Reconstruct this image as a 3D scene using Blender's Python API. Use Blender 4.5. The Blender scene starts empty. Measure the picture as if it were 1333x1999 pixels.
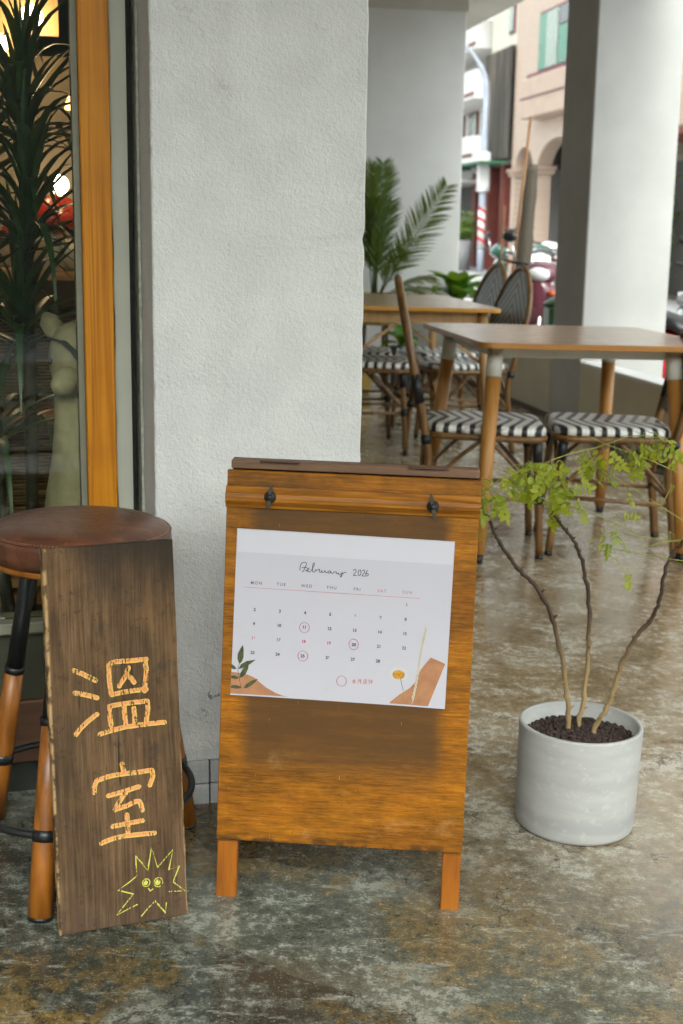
import bpy, bmesh, math, random
from math import sin, cos, pi, radians, atan, atan2, sqrt, tan
from mathutils import Matrix, Vector, Euler
random.seed(7)
scene = bpy.context.scene
COL = scene.collection

# ---------------------------------------------------------------- camera
CAM_H, PITCH, ROLL, FPX = 1.09, radians(12), radians(0.9), 2600.0
cam_data = bpy.data.cameras.new('camera')
cam = bpy.data.objects.new('camera', cam_data); COL.objects.link(cam)
_fw = Vector((0, cos(PITCH), -sin(PITCH)))
_rt = cos(ROLL) * Vector((1, 0, 0)) + sin(ROLL) * Vector((0, sin(PITCH), cos(PITCH)))
_up = _rt.cross(_fw)
cam.matrix_world = Matrix(((_rt.x, _up.x, -_fw.x, 0), (_rt.y, _up.y, -_fw.y, 0), (_rt.z, _up.z, -_fw.z, CAM_H), (0, 0, 0, 1)))
cam_data.sensor_fit = 'VERTICAL'; cam_data.sensor_height = 36; cam_data.sensor_width = 24
cam_data.lens = FPX / 1999 * 36
cam_data.clip_start = 0.05; cam_data.clip_end = 2000
cam_data.dof.use_dof = True
cam_data.dof.focus_distance = 2.12
cam_data.dof.aperture_fstop = 7.1
scene.camera = cam

# ---------------------------------------------------------------- sky, sun, exposure
SUN_EL, SUN_AZ = radians(46), radians(171)        # azimuth clockwise from +Y: behind the camera, a little to the right
world = bpy.data.worlds.new('World'); scene.world = world; world.use_nodes = True
wn = world.node_tree.nodes; wl = world.node_tree.links
bg = wn['Background']
sky = wn.new('ShaderNodeTexSky'); sky.sky_type = 'NISHITA'; sky.sun_disc = False
sky.sun_elevation = SUN_EL; sky.sun_rotation = SUN_AZ
sky.air_density = 1.0; sky.dust_density = 4.0; sky.ozone_density = 1.0
hs = wn.new('ShaderNodeHueSaturation'); hs.inputs['Saturation'].default_value = 0.22    # cloud cover
tint = wn.new('ShaderNodeMix'); tint.data_type = 'RGBA'; tint.blend_type = 'MULTIPLY'; tint.inputs[0].default_value = 1.0
tint.inputs[7].default_value = (0.97, 1.03, 0.98, 1)                 # grey-green cloud light
wl.new(sky.outputs[0], hs.inputs['Color']); wl.new(hs.outputs[0], tint.inputs[6]); wl.new(tint.outputs[2], bg.inputs['Color'])
bg.inputs['Strength'].default_value = 0.15
sun_d = bpy.data.lights.new('sun', 'SUN'); sun_d.energy = 0.5; sun_d.angle = radians(30); sun_d.color = (1, 0.96, 0.9)
sun = bpy.data.objects.new('sun', sun_d); COL.objects.link(sun)
_sd = Vector((sin(SUN_AZ) * cos(SUN_EL), cos(SUN_AZ) * cos(SUN_EL), sin(SUN_EL)))
sun.rotation_euler = _sd.to_track_quat('Z', 'Y').to_euler()
sun.location = (0, -20, 30)
vs = scene.view_settings
vs.view_transform = 'Standard'; vs.look = 'None'; vs.gamma = 1.0; vs.use_curve_mapping = False
vs.exposure = 1.97
scene.render.engine = 'CYCLES'
cy = scene.cycles
cy.use_denoising = True; cy.max_bounces = 6; cy.diffuse_bounces = 3; cy.glossy_bounces = 3
cy.use_adaptive_sampling = True; cy.adaptive_threshold = 0.03; cy.adaptive_min_samples = 16
cy.transmission_bounces = 6; cy.transparent_max_bounces = 12
cy.caustics_reflective = False; cy.caustics_refractive = False
cy.sample_clamp_indirect = 8.0

# ---------------------------------------------------------------- helpers
SLOPE = 0.018                                     # the paving falls to the street for drainage
TILT = Matrix.Rotation(atan(SLOPE), 4, 'Y')
def fz(x): return -SLOPE * x

def tag(o, label=None, cat=None, group=None, kind=None):
    if label: o['label'] = label
    if cat: o['category'] = cat
    if group: o['group'] = group
    if kind: o['kind'] = kind
    return o

def thing(name, label, cat, loc, yaw=0.0, group=None, tilt=True):
    o = bpy.data.objects.new(name, None); COL.objects.link(o)
    o.empty_display_size = 0.1
    R = Matrix.Rotation(yaw, 4, 'Z')
    if tilt: R = TILT @ R
    o.rotation_euler = R.to_euler(); o.location = loc
    return tag(o, label, cat, group)

def on_floor(x, y, h=0.0): return (x, y, fz(x) + h)

class MB:
    def __init__(s, xf=None): s.v = []; s.f = []; s.sm = []; s.xf = xf
    def add(s, vs_, fs, smooth=False):
        b = len(s.v); s.v += [tuple(v) for v in vs_]
        for f in fs: s.f.append(tuple(b + i for i in f)); s.sm.append(smooth)
        return s
    def box(s, x0, x1, y0, y1, z0, z1, bev=0.0):
        if bev <= 0:
            vs_ = [(x0,y0,z0),(x1,y0,z0),(x1,y1,z0),(x0,y1,z0),(x0,y0,z1),(x1,y0,z1),(x1,y1,z1),(x0,y1,z1)]
            return s.add(vs_, [(0,3,2,1),(4,5,6,7),(0,1,5,4),(1,2,6,5),(2,3,7,6),(3,0,4,7)])
        b = min(bev, (x1-x0)/2.01, (y1-y0)/2.01, (z1-z0)/2.01)
        X, Y, Z = (x0, x1), (y0, y1), (z0, z1); vs_ = []; idx = {}
        for i in (0,1):
            for j in (0,1):
                for k in (0,1):
                    sx, sy, sz = (1 if i == 0 else -1), (1 if j == 0 else -1), (1 if k == 0 else -1)
                    idx[i,j,k,'x'] = len(vs_); vs_.append((X[i], Y[j]+sy*b, Z[k]+sz*b))
                    idx[i,j,k,'y'] = len(vs_); vs_.append((X[i]+sx*b, Y[j], Z[k]+sz*b))
                    idx[i,j,k,'z'] = len(vs_); vs_.append((X[i]+sx*b, Y[j]+sy*b, Z[k]))
        q = lambda *c: tuple(idx[a] for a in c)
        fs = []
        for i in (0,1): fs.append(q((i,0,0,'x'),(i,1,0,'x'),(i,1,1,'x'),(i,0,1,'x')))
        for j in (0,1): fs.append(q((0,j,0,'y'),(1,j,0,'y'),(1,j,1,'y'),(0,j,1,'y')))
        for k in (0,1): fs.append(q((0,0,k,'z'),(1,0,k,'z'),(1,1,k,'z'),(0,1,k,'z')))
        for j in (0,1):
            for k in (0,1): fs.append(q((0,j,k,'y'),(1,j,k,'y'),(1,j,k,'z'),(0,j,k,'z')))
        for i in (0,1):
            for k in (0,1): fs.append(q((i,0,k,'x'),(i,1,k,'x'),(i,1,k,'z'),(i,0,k,'z')))
            for j in (0,1): fs.append(q((i,j,0,'x'),(i,j,1,'x'),(i,j,1,'y'),(i,j,0,'y')))
        for i in (0,1):
            for j in (0,1):
                for k in (0,1): fs.append(q((i,j,k,'x'),(i,j,k,'y'),(i,j,k,'z')))
        return s.add(vs_, fs)
    def tube(s, pts, r, n=10, cap=True, closed=False, smooth=True):
        pts = [Vector(p) for p in pts]; m = len(pts)
        rs = r if isinstance(r, (list, tuple)) else [r] * m
        vs_ = []; nrm = None
        for i, p in enumerate(pts):
            if closed: t = pts[(i+1) % m] - pts[i-1]
            else: t = pts[min(i+1, m-1)] - pts[max(i-1, 0)]
            t = t.normalized() if t.length > 1e-9 else Vector((0,0,1))
            if nrm is None:
                nrm = t.orthogonal().normalized()
            else:
                nrm = nrm - t * nrm.dot(t)
                nrm = nrm.normalized() if nrm.length > 1e-6 else t.orthogonal().normalized()
            bi = t.cross(nrm)
            for k in range(n):
                a = 2*pi*k/n
                vs_.append(p + (nrm*cos(a) + bi*sin(a)) * rs[i])
        fs = []
        for i in range(m if closed else m-1):
            j = (i+1) % m
            for k in range(n): fs.append((i*n+k, i*n+(k+1)%n, j*n+(k+1)%n, j*n+k))
        s.add(vs_, fs, smooth)
        if cap and not closed:
            b = len(s.v) - m*n
            s.f.append(tuple(b+k for k in reversed(range(n)))); s.sm.append(False)
            s.f.append(tuple(b+(m-1)*n+k for k in range(n))); s.sm.append(False)
        return s
    def lathe(s, prof, n=32, c=(0,0,0), smooth=True):
        vs_ = []; m = len(prof)
        for r, z in prof:
            for k in range(n):
                a = 2*pi*k/n; vs_.append((c[0]+r*cos(a), c[1]+r*sin(a), c[2]+z))
        fs = [(i*n+k, i*n+(k+1)%n, (i+1)*n+(k+1)%n, (i+1)*n+k) for i in range(m-1) for k in range(n)]
        return s.add(vs_, fs, smooth)
    def prism(s, poly, z0, z1, axis='z', smooth_side=False):
        n = len(poly)
        if axis == 'z': f = lambda p, z: (p[0], p[1], z)
        elif axis == 'y': f = lambda p, z: (p[0], z, p[1])
        else: f = lambda p, z: (z, p[0], p[1])
        vs_ = [f(p, z0) for p in poly] + [f(p, z1) for p in poly]
        s.add(vs_, [tuple(reversed(range(n))), tuple(range(n, 2*n))])
        b = len(s.v) - 2*n
        for k in range(n):
            s.f.append((b+k, b+(k+1)%n, b+n+(k+1)%n, b+n+k)); s.sm.append(smooth_side)
        return s
    def ell(s, c, r, nu=14, nv=9):
        vs_ = [(c[0], c[1], c[2]-r[2])]
        for i in range(1, nv):
            p = -pi/2 + pi*i/nv
            for k in range(nu):
                a = 2*pi*k/nu; vs_.append((c[0]+r[0]*cos(p)*cos(a), c[1]+r[1]*cos(p)*sin(a), c[2]+r[2]*sin(p)))
        vs_.append((c[0], c[1], c[2]+r[2])); fs = []
        for k in range(nu): fs.append((0, 1+(k+1)%nu, 1+k))
        for i in range(nv-2):
            for k in range(nu): fs.append((1+i*nu+k, 1+i*nu+(k+1)%nu, 1+(i+1)*nu+(k+1)%nu, 1+(i+1)*nu+k))
        L = len(vs_)-1
        for k in range(nu): fs.append((L, 1+(nv-2)*nu+k, 1+(nv-2)*nu+(k+1)%nu))
        return s.add(vs_, fs, True)
    def ribbon(s, pts, w, plane, off, round_ends=True):
        """flat stroke drawn in a plane; plane(u, v, off) -> xyz"""
        P = [Vector((p[0], p[1])) for p in pts]
        m = len(P); L = []; R = []
        for i in range(m):
            t = (P[min(i+1,m-1)] - P[max(i-1,0)])
            t = t.normalized() if t.length > 1e-9 else Vector((1,0))
            nn = Vector((-t.y, t.x)); ww = w/2
            if 0 < i < m-1:
                a = (P[i]-P[i-1]).normalized(); b = (P[i+1]-P[i]).normalized()
                ww = w/2 / max(0.6, sqrt(max(0.0, (1+a.dot(b))/2)))
            L.append(P[i] + nn*ww); R.append(P[i] - nn*ww)
        vs_ = []; 
        for l, r in zip(L, R): vs_ += [plane(l.x, l.y, off), plane(r.x, r.y, off)]
        fs = [(2*i, 2*i+1, 2*i+3, 2*i+2) for i in range(m-1)]
        s.add(vs_, fs)
        if round_ends:
            for e, d in ((0, P[0]-P[1]), (m-1, P[-1]-P[-2])):
                d = d.normalized() if d.length > 1e-9 else Vector((1,0))
                a0 = atan2(d.y, d.x)
                fan = [plane(P[e].x + cos(a0-pi/2+pi*k/5)*w/2, P[e].y + sin(a0-pi/2+pi*k/5)*w/2, off) for k in range(6)]
                s.add(fan, [tuple(range(6))])
        return s
    def mesh(s, name):
        me = bpy.data.meshes.new(name)
        vs_ = s.v if s.xf is None else [tuple(s.xf @ Vector(v)) for v in s.v]
        me.from_pydata(vs_, [], s.f); me.update()
        me.polygons.foreach_set('use_smooth', s.sm)
        return me
    def build(s, name, mat, parent=None, fix=True):
        me = s.mesh(name)
        if fix:
            bm = bmesh.new(); bm.from_mesh(me); bmesh.ops.recalc_face_normals(bm, faces=bm.faces); bm.to_mesh(me); bm.free()
        if mat: me.materials.append(mat)
        o = bpy.data.objects.new(name, me); COL.objects.link(o)
        if parent: o.parent = parent
        return o

def share(o, name, parent, loc=(0,0,0), rot=(0,0,0), scale=(1,1,1)):
    c = bpy.data.objects.new(name, o if isinstance(o, bpy.types.Mesh) else o.data); COL.objects.link(c)
    c.parent = parent; c.location = loc; c.rotation_euler = rot; c.scale = scale
    return c

def copy_tree(o, parent=None):
    c = o.copy(); COL.objects.link(c); c.parent = parent
    for ch in list(o.children): copy_tree(ch, c)
    return c

def bez(pts, n=8):
    """Catmull-Rom through 3D points"""
    P = [Vector(p) for p in pts]; out = []
    for i in range(len(P)-1):
        p0 = P[max(i-1,0)]; p1 = P[i]; p2 = P[i+1]; p3 = P[min(i+2, len(P)-1)]
        for k in range(n):
            t = k/n
            out.append(0.5*((2*p1)+(p2-p0)*t+(2*p0-5*p1+4*p2-p3)*t*t+(3*p1-p0-3*p2+p3)*t**3))
    out.append(P[-1]); return out

def rrect(hx, hy, r, n=5):
    out = []
    for cx, cy, a0 in ((hx-r, hy-r, 0), (-hx+r, hy-r, pi/2), (-hx+r, -hy+r, pi), (hx-r, -hy+r, 3*pi/2)):
        for k in range(n+1):
            a = a0 + pi/2*k/n; out.append((cx+r*cos(a), cy+r*sin(a)))
    return out

# ---------------------------------------------------------------- material helpers
class NT:
    def __init__(s, name):
        s.m = bpy.data.materials.new(name); s.m.use_nodes = True
        s.t = s.m.node_tree; s.t.nodes.clear()
        s.out = s.t.nodes.new('ShaderNodeOutputMaterial')
    def put(s, sock, v):
        if isinstance(v, bpy.types.NodeSocket): s.t.links.new(v, sock)
        elif isinstance(v, (tuple, list)) and sock.type == 'RGBA': sock.default_value = (*v[:3], 1)
        else: sock.default_value = v
    def n(s, typ, o=0, **kw):
        nd = s.t.nodes.new('ShaderNode' + typ)
        for k, v in kw.items():
            if k.startswith('i') and k[1:].isdigit(): s.put(nd.inputs[int(k[1:])], v)
            elif k.replace('_', ' ') in nd.inputs: s.put(nd.inputs[k.replace('_', ' ')], v)
            else: setattr(nd, k, v)
        return nd.outputs[o]
    def co(s, scale=(1,1,1), loc=(0,0,0), rot=(0,0,0), which=3):
        c = s.n('TexCoord', which)
        return s.n('Mapping', Vector=c, Scale=scale, Location=loc, Rotation=rot)
    def noise(s, vec, scale, detail=4, rough=0.55, dist=0.0, o=0):
        return s.n('TexNoise', o, Vector=vec, Scale=scale, Detail=detail, Roughness=rough, Distortion=dist)
    def mix(s, f, a, b, blend='MIX'):
        nd = s.t.nodes.new('ShaderNodeMix'); nd.data_type = 'RGBA'; nd.blend_type = blend
        s.put(nd.inputs[0], f); s.put(nd.inputs[6], a); s.put(nd.inputs[7], b); return nd.outputs[2]
    def ramp(s, f, stops, interp='LINEAR'):
        nd = s.t.nodes.new('ShaderNodeValToRGB'); s.put(nd.inputs[0], f); cr = nd.color_ramp; cr.interpolation = interp
        while len(cr.elements) < len(stops): cr.elements.new(0.5)
        for e, (p, c) in zip(cr.elements, stops):
            e.position = p; c = (c,c,c) if isinstance(c, (int,float)) else c; e.color = (*c, 1)
        return nd.outputs[0]
    def ma(s, op, a, b=0.0, c=0.0):
        nd = s.t.nodes.new('ShaderNodeMath'); nd.operation = op
        s.put(nd.inputs[0], a); s.put(nd.inputs[1], b); s.put(nd.inputs[2], c); return nd.outputs[0]
    def sep(s, v):
        nd = s.t.nodes.new('ShaderNodeSeparateXYZ'); s.put(nd.inputs[0], v); return nd.outputs
    def ss(s, x, lo, hi):
        nd = s.t.nodes.new('ShaderNodeMapRange'); nd.interpolation_type = 'SMOOTHSTEP'
        s.put(nd.inputs[0], x); s.put(nd.inputs[1], lo); s.put(nd.inputs[2], hi); return nd.outputs[0]
    def bump(s, h, strength=0.3, dist=0.002, normal=None):
        nd = s.t.nodes.new('ShaderNodeBump'); s.put(nd.inputs['Height'], h)
        nd.inputs['Strength'].default_value = strength; nd.inputs['Distance'].default_value = dist
        if normal is not None: s.t.links.new(normal, nd.inputs['Normal'])
        return nd.outputs[0]
    def pbr(s, col, rough=0.6, normal=None, **kw):
        nd = s.t.nodes.new('ShaderNodeBsdfPrincipled')
        s.put(nd.inputs['Base Color'], col); s.put(nd.inputs['Roughness'], rough)
        for k, v in kw.items(): s.put(nd.inputs[k.replace('_', ' ')], v)
        if normal is not None: s.t.links.new(normal, nd.inputs['Normal'])
        s.t.links.new(nd.outputs[0], s.out.inputs[0]); return s.m
    def surf(s, sh): s.t.links.new(sh, s.out.inputs[0]); return s.m

def plain(name, col, rough=0.5, vary=0.12, scale=20, bump=0.0, **kw):
    t = NT(name); v = t.co()
    nz = t.noise(v, scale, 5)
    c = t.mix(t.ramp(nz, [(0.3, 0.0), (0.7, 1.0)]), tuple(x*(1-vary) for x in col), tuple(min(1, x*(1+vary)) for x in col))
    r = t.ma('ADD', t.ma('MULTIPLY', nz, 0.2), rough-0.1)
    return t.pbr(c, r, t.bump(t.noise(v, scale*6, 3), bump, 0.002) if bump else None, **kw)

def wood(name, dark, mid, light, axis='x', fine=60, ring=6, rough=0.45, bump=0.15, coat=0.0, extra=None, spec=0.5, stretch=0.06):
    t = NT(name)
    k = {'x': 0, 'y': 1, 'z': 2}[axis]
    sc = [1.0, 1.0, 1.0]; sc[k] = stretch
    rnd = t.n('ObjectInfo', 5)
    base = t.n('VectorMath', operation='ADD', i0=t.co(), i1=t.n('CombineXYZ', X=t.ma('MULTIPLY', rnd, 7.0), Y=t.ma('MULTIPLY', rnd, 3.0), Z=t.ma('MULTIPLY', rnd, 5.0)))
    st = t.n('Mapping', Vector=base, Scale=tuple(sc))
    warp = t.noise(st, ring, 3, 0.5, 0.6)
    g1 = t.noise(st, fine, 6, 0.65, 0.3)
    rings = t.ma('FRACT', t.ma('MULTIPLY', warp, 7.0))
    rings = t.ma('ABSOLUTE', t.ma('SUBTRACT', rings, 0.5))
    h = t.ma('ADD', t.ma('MULTIPLY', g1, 0.75), t.ma('MULTIPLY', rings, 0.45))
    c = t.ramp(h, [(0.25, dark), (0.5, mid), (0.78, light)])
    blot = t.noise(t.co((1,1,1)), 5, 4)
    c = t.mix(t.ma('MULTIPLY', t.ss(blot, 0.45, 0.75), 0.45), c, dark)
    if extra: c = extra(t, c)
    r = t.ma('ADD', t.ma('MULTIPLY', g1, 0.25), rough-0.12)
    return t.pbr(c, r, t.bump(h, bump, 0.0015), Coat_Weight=coat, Coat_Roughness=0.25, Specular_IOR_Level=spec)
# ---------------------------------------------------------------- materials
def m_stucco():
    t = NT('stucco'); v = t.co()
    n1 = t.noise(v, 240, 3, 0.55); n2 = t.noise(v, 110, 3, 0.5); n3 = t.noise(v, 9, 4, 0.6)
    grain = t.ma('ADD', t.ma('MULTIPLY', n1, 0.55), t.ma('MULTIPLY', n2, 0.7))
    z = t.sep(v)[2]
    low = t.ss(z, 0.62, 0.25)                                   # old damp wear near the paving
    wv = t.n('VectorMath', operation='ADD', i0=v, i1=t.n('VectorMath', operation='SCALE', i0=t.noise(v, 14, 4, 0.6, o=1), Scale=0.16))
    vor = t.n('TexVoronoi', 'Distance' if False else 0, feature='DISTANCE_TO_EDGE', Vector=wv, Scale=3.4)
    crack = t.ma('MULTIPLY', t.ss(vor, 0.012, 0.002), t.ss(t.noise(v, 6, 2), 0.54, 0.62))
    crack = t.ma('MULTIPLY', crack, t.ma('ADD', t.ma('MULTIPLY', low, 0.8), 0.2))
    pit = t.ss(t.n('TexVoronoi', 0, Vector=v, Scale=30.0), 0.075, 0.04)
    pit = t.ma('MULTIPLY', pit, t.ss(t.noise(v, 4, 2), 0.58, 0.66))
    c = t.mix(t.ss(n3, 0.35, 0.7), (0.60, 0.60, 0.59), (0.66, 0.66, 0.645))
    c = t.mix(t.ma('MULTIPLY', t.ss(t.noise(t.n('Mapping', Vector=v, Scale=(5, 5, 1.6)), 1.0, 5, 0.65), 0.52, 0.70), 0.28), c, (0.45, 0.445, 0.42))
    c = t.mix(t.ma('MULTIPLY', low, t.ma('MULTIPLY', t.ss(t.noise(v, 12, 5, 0.7), 0.42, 0.68), 0.4)), c, (0.40, 0.42, 0.43))
    c = t.mix(t.ma('MULTIPLY', crack, 0.75), c, (0.13, 0.13, 0.13))
    c = t.mix(t.ma('MULTIPLY', pit, 0.7), c, (0.16, 0.15, 0.14))
    h = t.ma('SUBTRACT', grain, t.ma('MULTIPLY', crack, 0.6))
    return t.pbr(c, 0.85, t.bump(h, 0.9, 0.0042))
STUCCO = m_stucco()
def m_plaster(name, c1, c2, bump=0.25):
    t = NT(name); v = t.co()
    n3 = t.noise(v, 2.2, 5, 0.6)
    c = t.mix(t.ss(n3, 0.35, 0.7), c1, c2)
    c = t.mix(t.ma('MULTIPLY', t.ss(t.noise(v, 60, 2), 0.68, 0.8), 0.3), c, tuple(x*0.7 for x in c1))
    return t.pbr(c, 0.8, t.bump(t.noise(v, 70, 3), bump, 0.003))
PLASTER = m_plaster('white_plaster', (0.63, 0.63, 0.62), (0.69, 0.69, 0.68))
BEIGE = m_plaster('beige_plaster', (0.56, 0.515, 0.40), (0.63, 0.58, 0.46))
CEIL = m_plaster('ceiling_paint', (0.50, 0.48, 0.41), (0.56, 0.54, 0.47))

def m_floor():
    t = NT('stained_concrete'); v = t.co()
    w = t.n('VectorMath', operation='ADD', i0=v, i1=t.n('VectorMath', operation='SCALE', i0=t.noise(v, 2.5, 4, 0.65, o=1), Scale=0.35))
    mid = t.noise(w, 5.5, 7, 0.72); fine = t.noise(v, 44, 5, 0.75); grit = t.noise(v, 230, 2, 0.7)
    g = t.ma('ADD', t.ma('MULTIPLY', mid, 0.56), t.ma('MULTIPLY', fine, 0.50))
    c = t.ramp(g, [(0.38, (0.018, 0.023, 0.020)), (0.49, (0.052, 0.061, 0.053)), (0.555, (0.175, 0.187, 0.168)), (0.63, (0.44, 0.445, 0.415))])
    # worn ochre sealer left in patches
    oc = t.ma('ADD', t.ma('MULTIPLY', t.noise(w, 2.0, 6, 0.66), 0.82), t.ma('MULTIPLY', fine, 0.25))
    om = t.ss(oc, 0.518, 0.555)
    oc_c = t.mix(t.ss(t.noise(v, 70, 4, 0.7), 0.38, 0.62), (0.085, 0.050, 0.011), (0.30, 0.175, 0.045))
    c = t.mix(t.ma('MULTIPLY', om, 0.85), c, oc_c)
    # trowel bays with straight diagonal seams
    d = t.co((1,1,1), rot=(0,0,radians(33)))
    dn = t.n('VectorMath', operation='ADD', i0=d, i1=t.n('VectorMath', operation='SCALE', i0=t.noise(v, 3, 2, o=1), Scale=0.10))
    bay = t.n('TexVoronoi', 1, Vector=t.n('Mapping', Vector=dn, Scale=(0.7, 3.0, 1)), Scale=1.5, Randomness=0.9)
    bv = t.sep(bay)[0]
    c = t.mix(t.ma('MULTIPLY', t.ss(bv, 0.5, 0.56), 0.38), c, (0.05, 0.050, 0.038))
    c = t.mix(t.ma('MULTIPLY', t.ss(bv, 0.42, 0.34), 0.20), c, (0.36, 0.33, 0.26))
    # street brightness painted into the colour: paler far and right, darker near left
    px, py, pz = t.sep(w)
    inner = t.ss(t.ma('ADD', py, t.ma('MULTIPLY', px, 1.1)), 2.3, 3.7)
    lit_tone = t.ramp(t.ma('ADD', t.ma('MULTIPLY', mid, 0.6), t.ma('MULTIPLY', fine, 0.45)), [(0.40, (0.16, 0.13, 0.085)), (0.50, (0.36, 0.265, 0.155)), (0.57, (0.52, 0.47, 0.39)), (0.66, (0.68, 0.65, 0.59))])
    c = t.mix(t.ma('MULTIPLY', inner, 0.74), t.mix(1.0, c, (0.55, 0.58, 0.54), 'MULTIPLY'), t.mix(1.0, lit_tone, (1.08, 1.04, 0.95), 'MULTIPLY'))
    # lime bloom scrapes, pale aggregate, dark pores
    scr = t.noise(t.n('Mapping', Vector=v, Scale=(9, 34, 9), Rotation=(0, 0, radians(-38))), 1.0, 5, 0.75)
    c = t.mix(t.ma('MULTIPLY', t.ss(scr, 0.57, 0.64), 0.42), c, (0.36, 0.355, 0.31))
    c = t.mix(t.ma('MULTIPLY', t.ss(grit, 0.60, 0.68), 0.40), c, (0.36, 0.345, 0.30))
    c = t.mix(t.ma('MULTIPLY', t.ss(grit, 0.41, 0.34), 0.65), c, (0.022, 0.022, 0.018))
    wv = t.n('VectorMath', operation='ADD', i0=v, i1=t.n('VectorMath', operation='SCALE', i0=t.noise(v, 7, 4, 0.7, o=1), Scale=0.25))
    vor = t.n('TexVoronoi', 0, feature='DISTANCE_TO_EDGE', Vector=wv, Scale=1.6)
    cr = t.ma('MULTIPLY', t.ss(vor, 0.007, 0.001), t.ss(mid, 0.45, 0.55))
    c = t.mix(t.ma('MULTIPLY', cr, 0.8), c, (0.02, 0.02, 0.017))
    rough = t.ma('ADD', t.ma('MULTIPLY', t.ss(g, 0.42, 0.62), 0.17), t.ma('MULTIPLY', grit, 0.14))
    rough = t.ma('ADD', rough, 0.05)
    h = t.ma('ADD', t.ma('MULTIPLY', fine, 0.6), t.ma('MULTIPLY', grit, 0.25))
    return t.pbr(c, rough, t.bump(h, 0.16, 0.002), Specular_IOR_Level=0.65)
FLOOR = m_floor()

def board_stain(t, c):
    v = t.co(); x, y, z = t.sep(v)
    cloud = t.noise(t.n('Mapping', Vector=v, Scale=(7, 7, 13)), 1.0, 6, 0.68)
    c = t.mix(1.0, c, t.ramp(cloud, [(0.30, (0.50, 0.52, 0.60)), (0.50, (0.95, 0.95, 0.95)), (0.68, (1.32, 1.30, 1.25))]), 'MULTIPLY')
    fig = t.noise(t.n('Mapping', Vector=v, Scale=(34, 34, 430)), 1.0, 4, 0.75)
    c = t.mix(1.0, c, t.ramp(fig, [(0.36, 0.62), (0.62, 1.20)]), 'MULTIPLY')
    wob = t.ma('MULTIPLY', t.ma('SUBTRACT', cloud, 0.5), 0.11)
    ax = t.ma('ABSOLUTE', t.ma('ADD', t.ma('ADD', x, 0.002), t.ma('MULTIPLY', wob, 0.3)))
    zz = t.ma('ADD', z, wob)
    m = t.ma('MULTIPLY', t.ss(ax, 0.174, 0.144), t.ma('MULTIPLY', t.ss(zz, 0.190, 0.262), t.ss(zz, 0.70, 0.66)))
    m = t.ma('MULTIPLY', m, t.ma('ADD', 0.55, t.ma('MULTIPLY', t.noise(t.n('Mapping', Vector=v, Scale=(8, 8, 75)), 1.0, 5, 0.7), 0.7)))
    c = t.mix(t.ma('MINIMUM', m, 0.92), c, (0.075, 0.036, 0.010))
    rub = t.ss(t.noise(t.n('Mapping', Vector=v, Scale=(12, 12, 18)), 1.0, 6, 0.7), 0.55, 0.70)
    c = t.mix(t.ma('MULTIPLY', t.ma('MULTIPLY', rub, t.ss(zz, 0.3, 0.2)), 0.4), c, (0.36, 0.20, 0.07))
    grime = t.ma('MULTIPLY', t.ss(z, 0.118, 0.104), t.ss(t.noise(v, 30, 3), 0.42, 0.6))
    c = t.mix(t.ma('MULTIPLY', grime, 0.8), c, (0.035, 0.016, 0.005))
    sc_ = t.ss(t.noise(t.n('Mapping', Vector=v, Scale=(300, 40, 40), Rotation=(0, 0.4, 0)), 1.0, 2), 0.74, 0.78)
    c = t.mix(t.ma('MULTIPLY', sc_, 0.35), c, (0.50, 0.33, 0.16))
    fleck = t.ss(t.noise(v, 190, 2), 0.68, 0.76)
    return t.mix(t.ma('MULTIPLY', fleck, 0.5), c, (0.07, 0.03, 0.008))
PLY = wood('varnished_plywood', (0.150, 0.049, 0.002), (0.268, 0.096, 0.0035), (0.35, 0.138, 0.007), 'x', 260, 16, 0.50, 0.12, 0.0, board_stain, 0.22, 0.05)
TEAK = wood('varnished_teak', (0.10, 0.033, 0.004), (0.28, 0.100, 0.007), (0.43, 0.18, 0.017), 'x', 150, 20, 0.48, 0.2, 0.0, None, 0.25)
LEGWOOD = wood('board_leg_wood', (0.15, 0.042, 0.003), (0.26, 0.080, 0.005), (0.33, 0.112, 0.009), 'z', 140, 10, 0.52, 0.12, 0.0, None, 0.25)
TOPWOOD = wood('stained_top_bar', (0.085, 0.042, 0.022), (0.15, 0.078, 0.042), (0.22, 0.12, 0.07), 'x', 90, 10, 0.55, 0.15)
DARKWOOD = wood('dark_stained_wood', (0.055, 0.024, 0.012), (0.10, 0.045, 0.022), (0.16, 0.075, 0.04), 'x', 60, 8, 0.55, 0.15)
def plank_extra(t, c):
    v = t.co(); x, y, z = t.sep(v)
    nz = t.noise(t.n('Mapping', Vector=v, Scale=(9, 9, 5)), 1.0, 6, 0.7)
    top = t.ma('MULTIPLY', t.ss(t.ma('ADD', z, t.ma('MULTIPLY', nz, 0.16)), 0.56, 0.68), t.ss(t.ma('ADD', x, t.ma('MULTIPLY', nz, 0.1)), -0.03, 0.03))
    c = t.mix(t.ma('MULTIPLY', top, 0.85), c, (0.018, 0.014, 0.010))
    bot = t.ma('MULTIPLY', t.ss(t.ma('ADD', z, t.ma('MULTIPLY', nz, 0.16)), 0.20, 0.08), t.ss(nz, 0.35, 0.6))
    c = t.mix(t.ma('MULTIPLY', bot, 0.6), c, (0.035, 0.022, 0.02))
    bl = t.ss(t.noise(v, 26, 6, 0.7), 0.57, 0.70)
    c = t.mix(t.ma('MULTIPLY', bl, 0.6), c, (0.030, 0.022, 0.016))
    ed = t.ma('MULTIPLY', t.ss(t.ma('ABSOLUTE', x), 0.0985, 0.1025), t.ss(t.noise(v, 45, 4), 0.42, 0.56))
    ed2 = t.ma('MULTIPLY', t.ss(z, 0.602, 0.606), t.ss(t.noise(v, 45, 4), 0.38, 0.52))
    return t.mix(t.ma('MULTIPLY', t.ma('MAXIMUM', ed, ed2), 0.8), c, (0.40, 0.26, 0.12))
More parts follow.
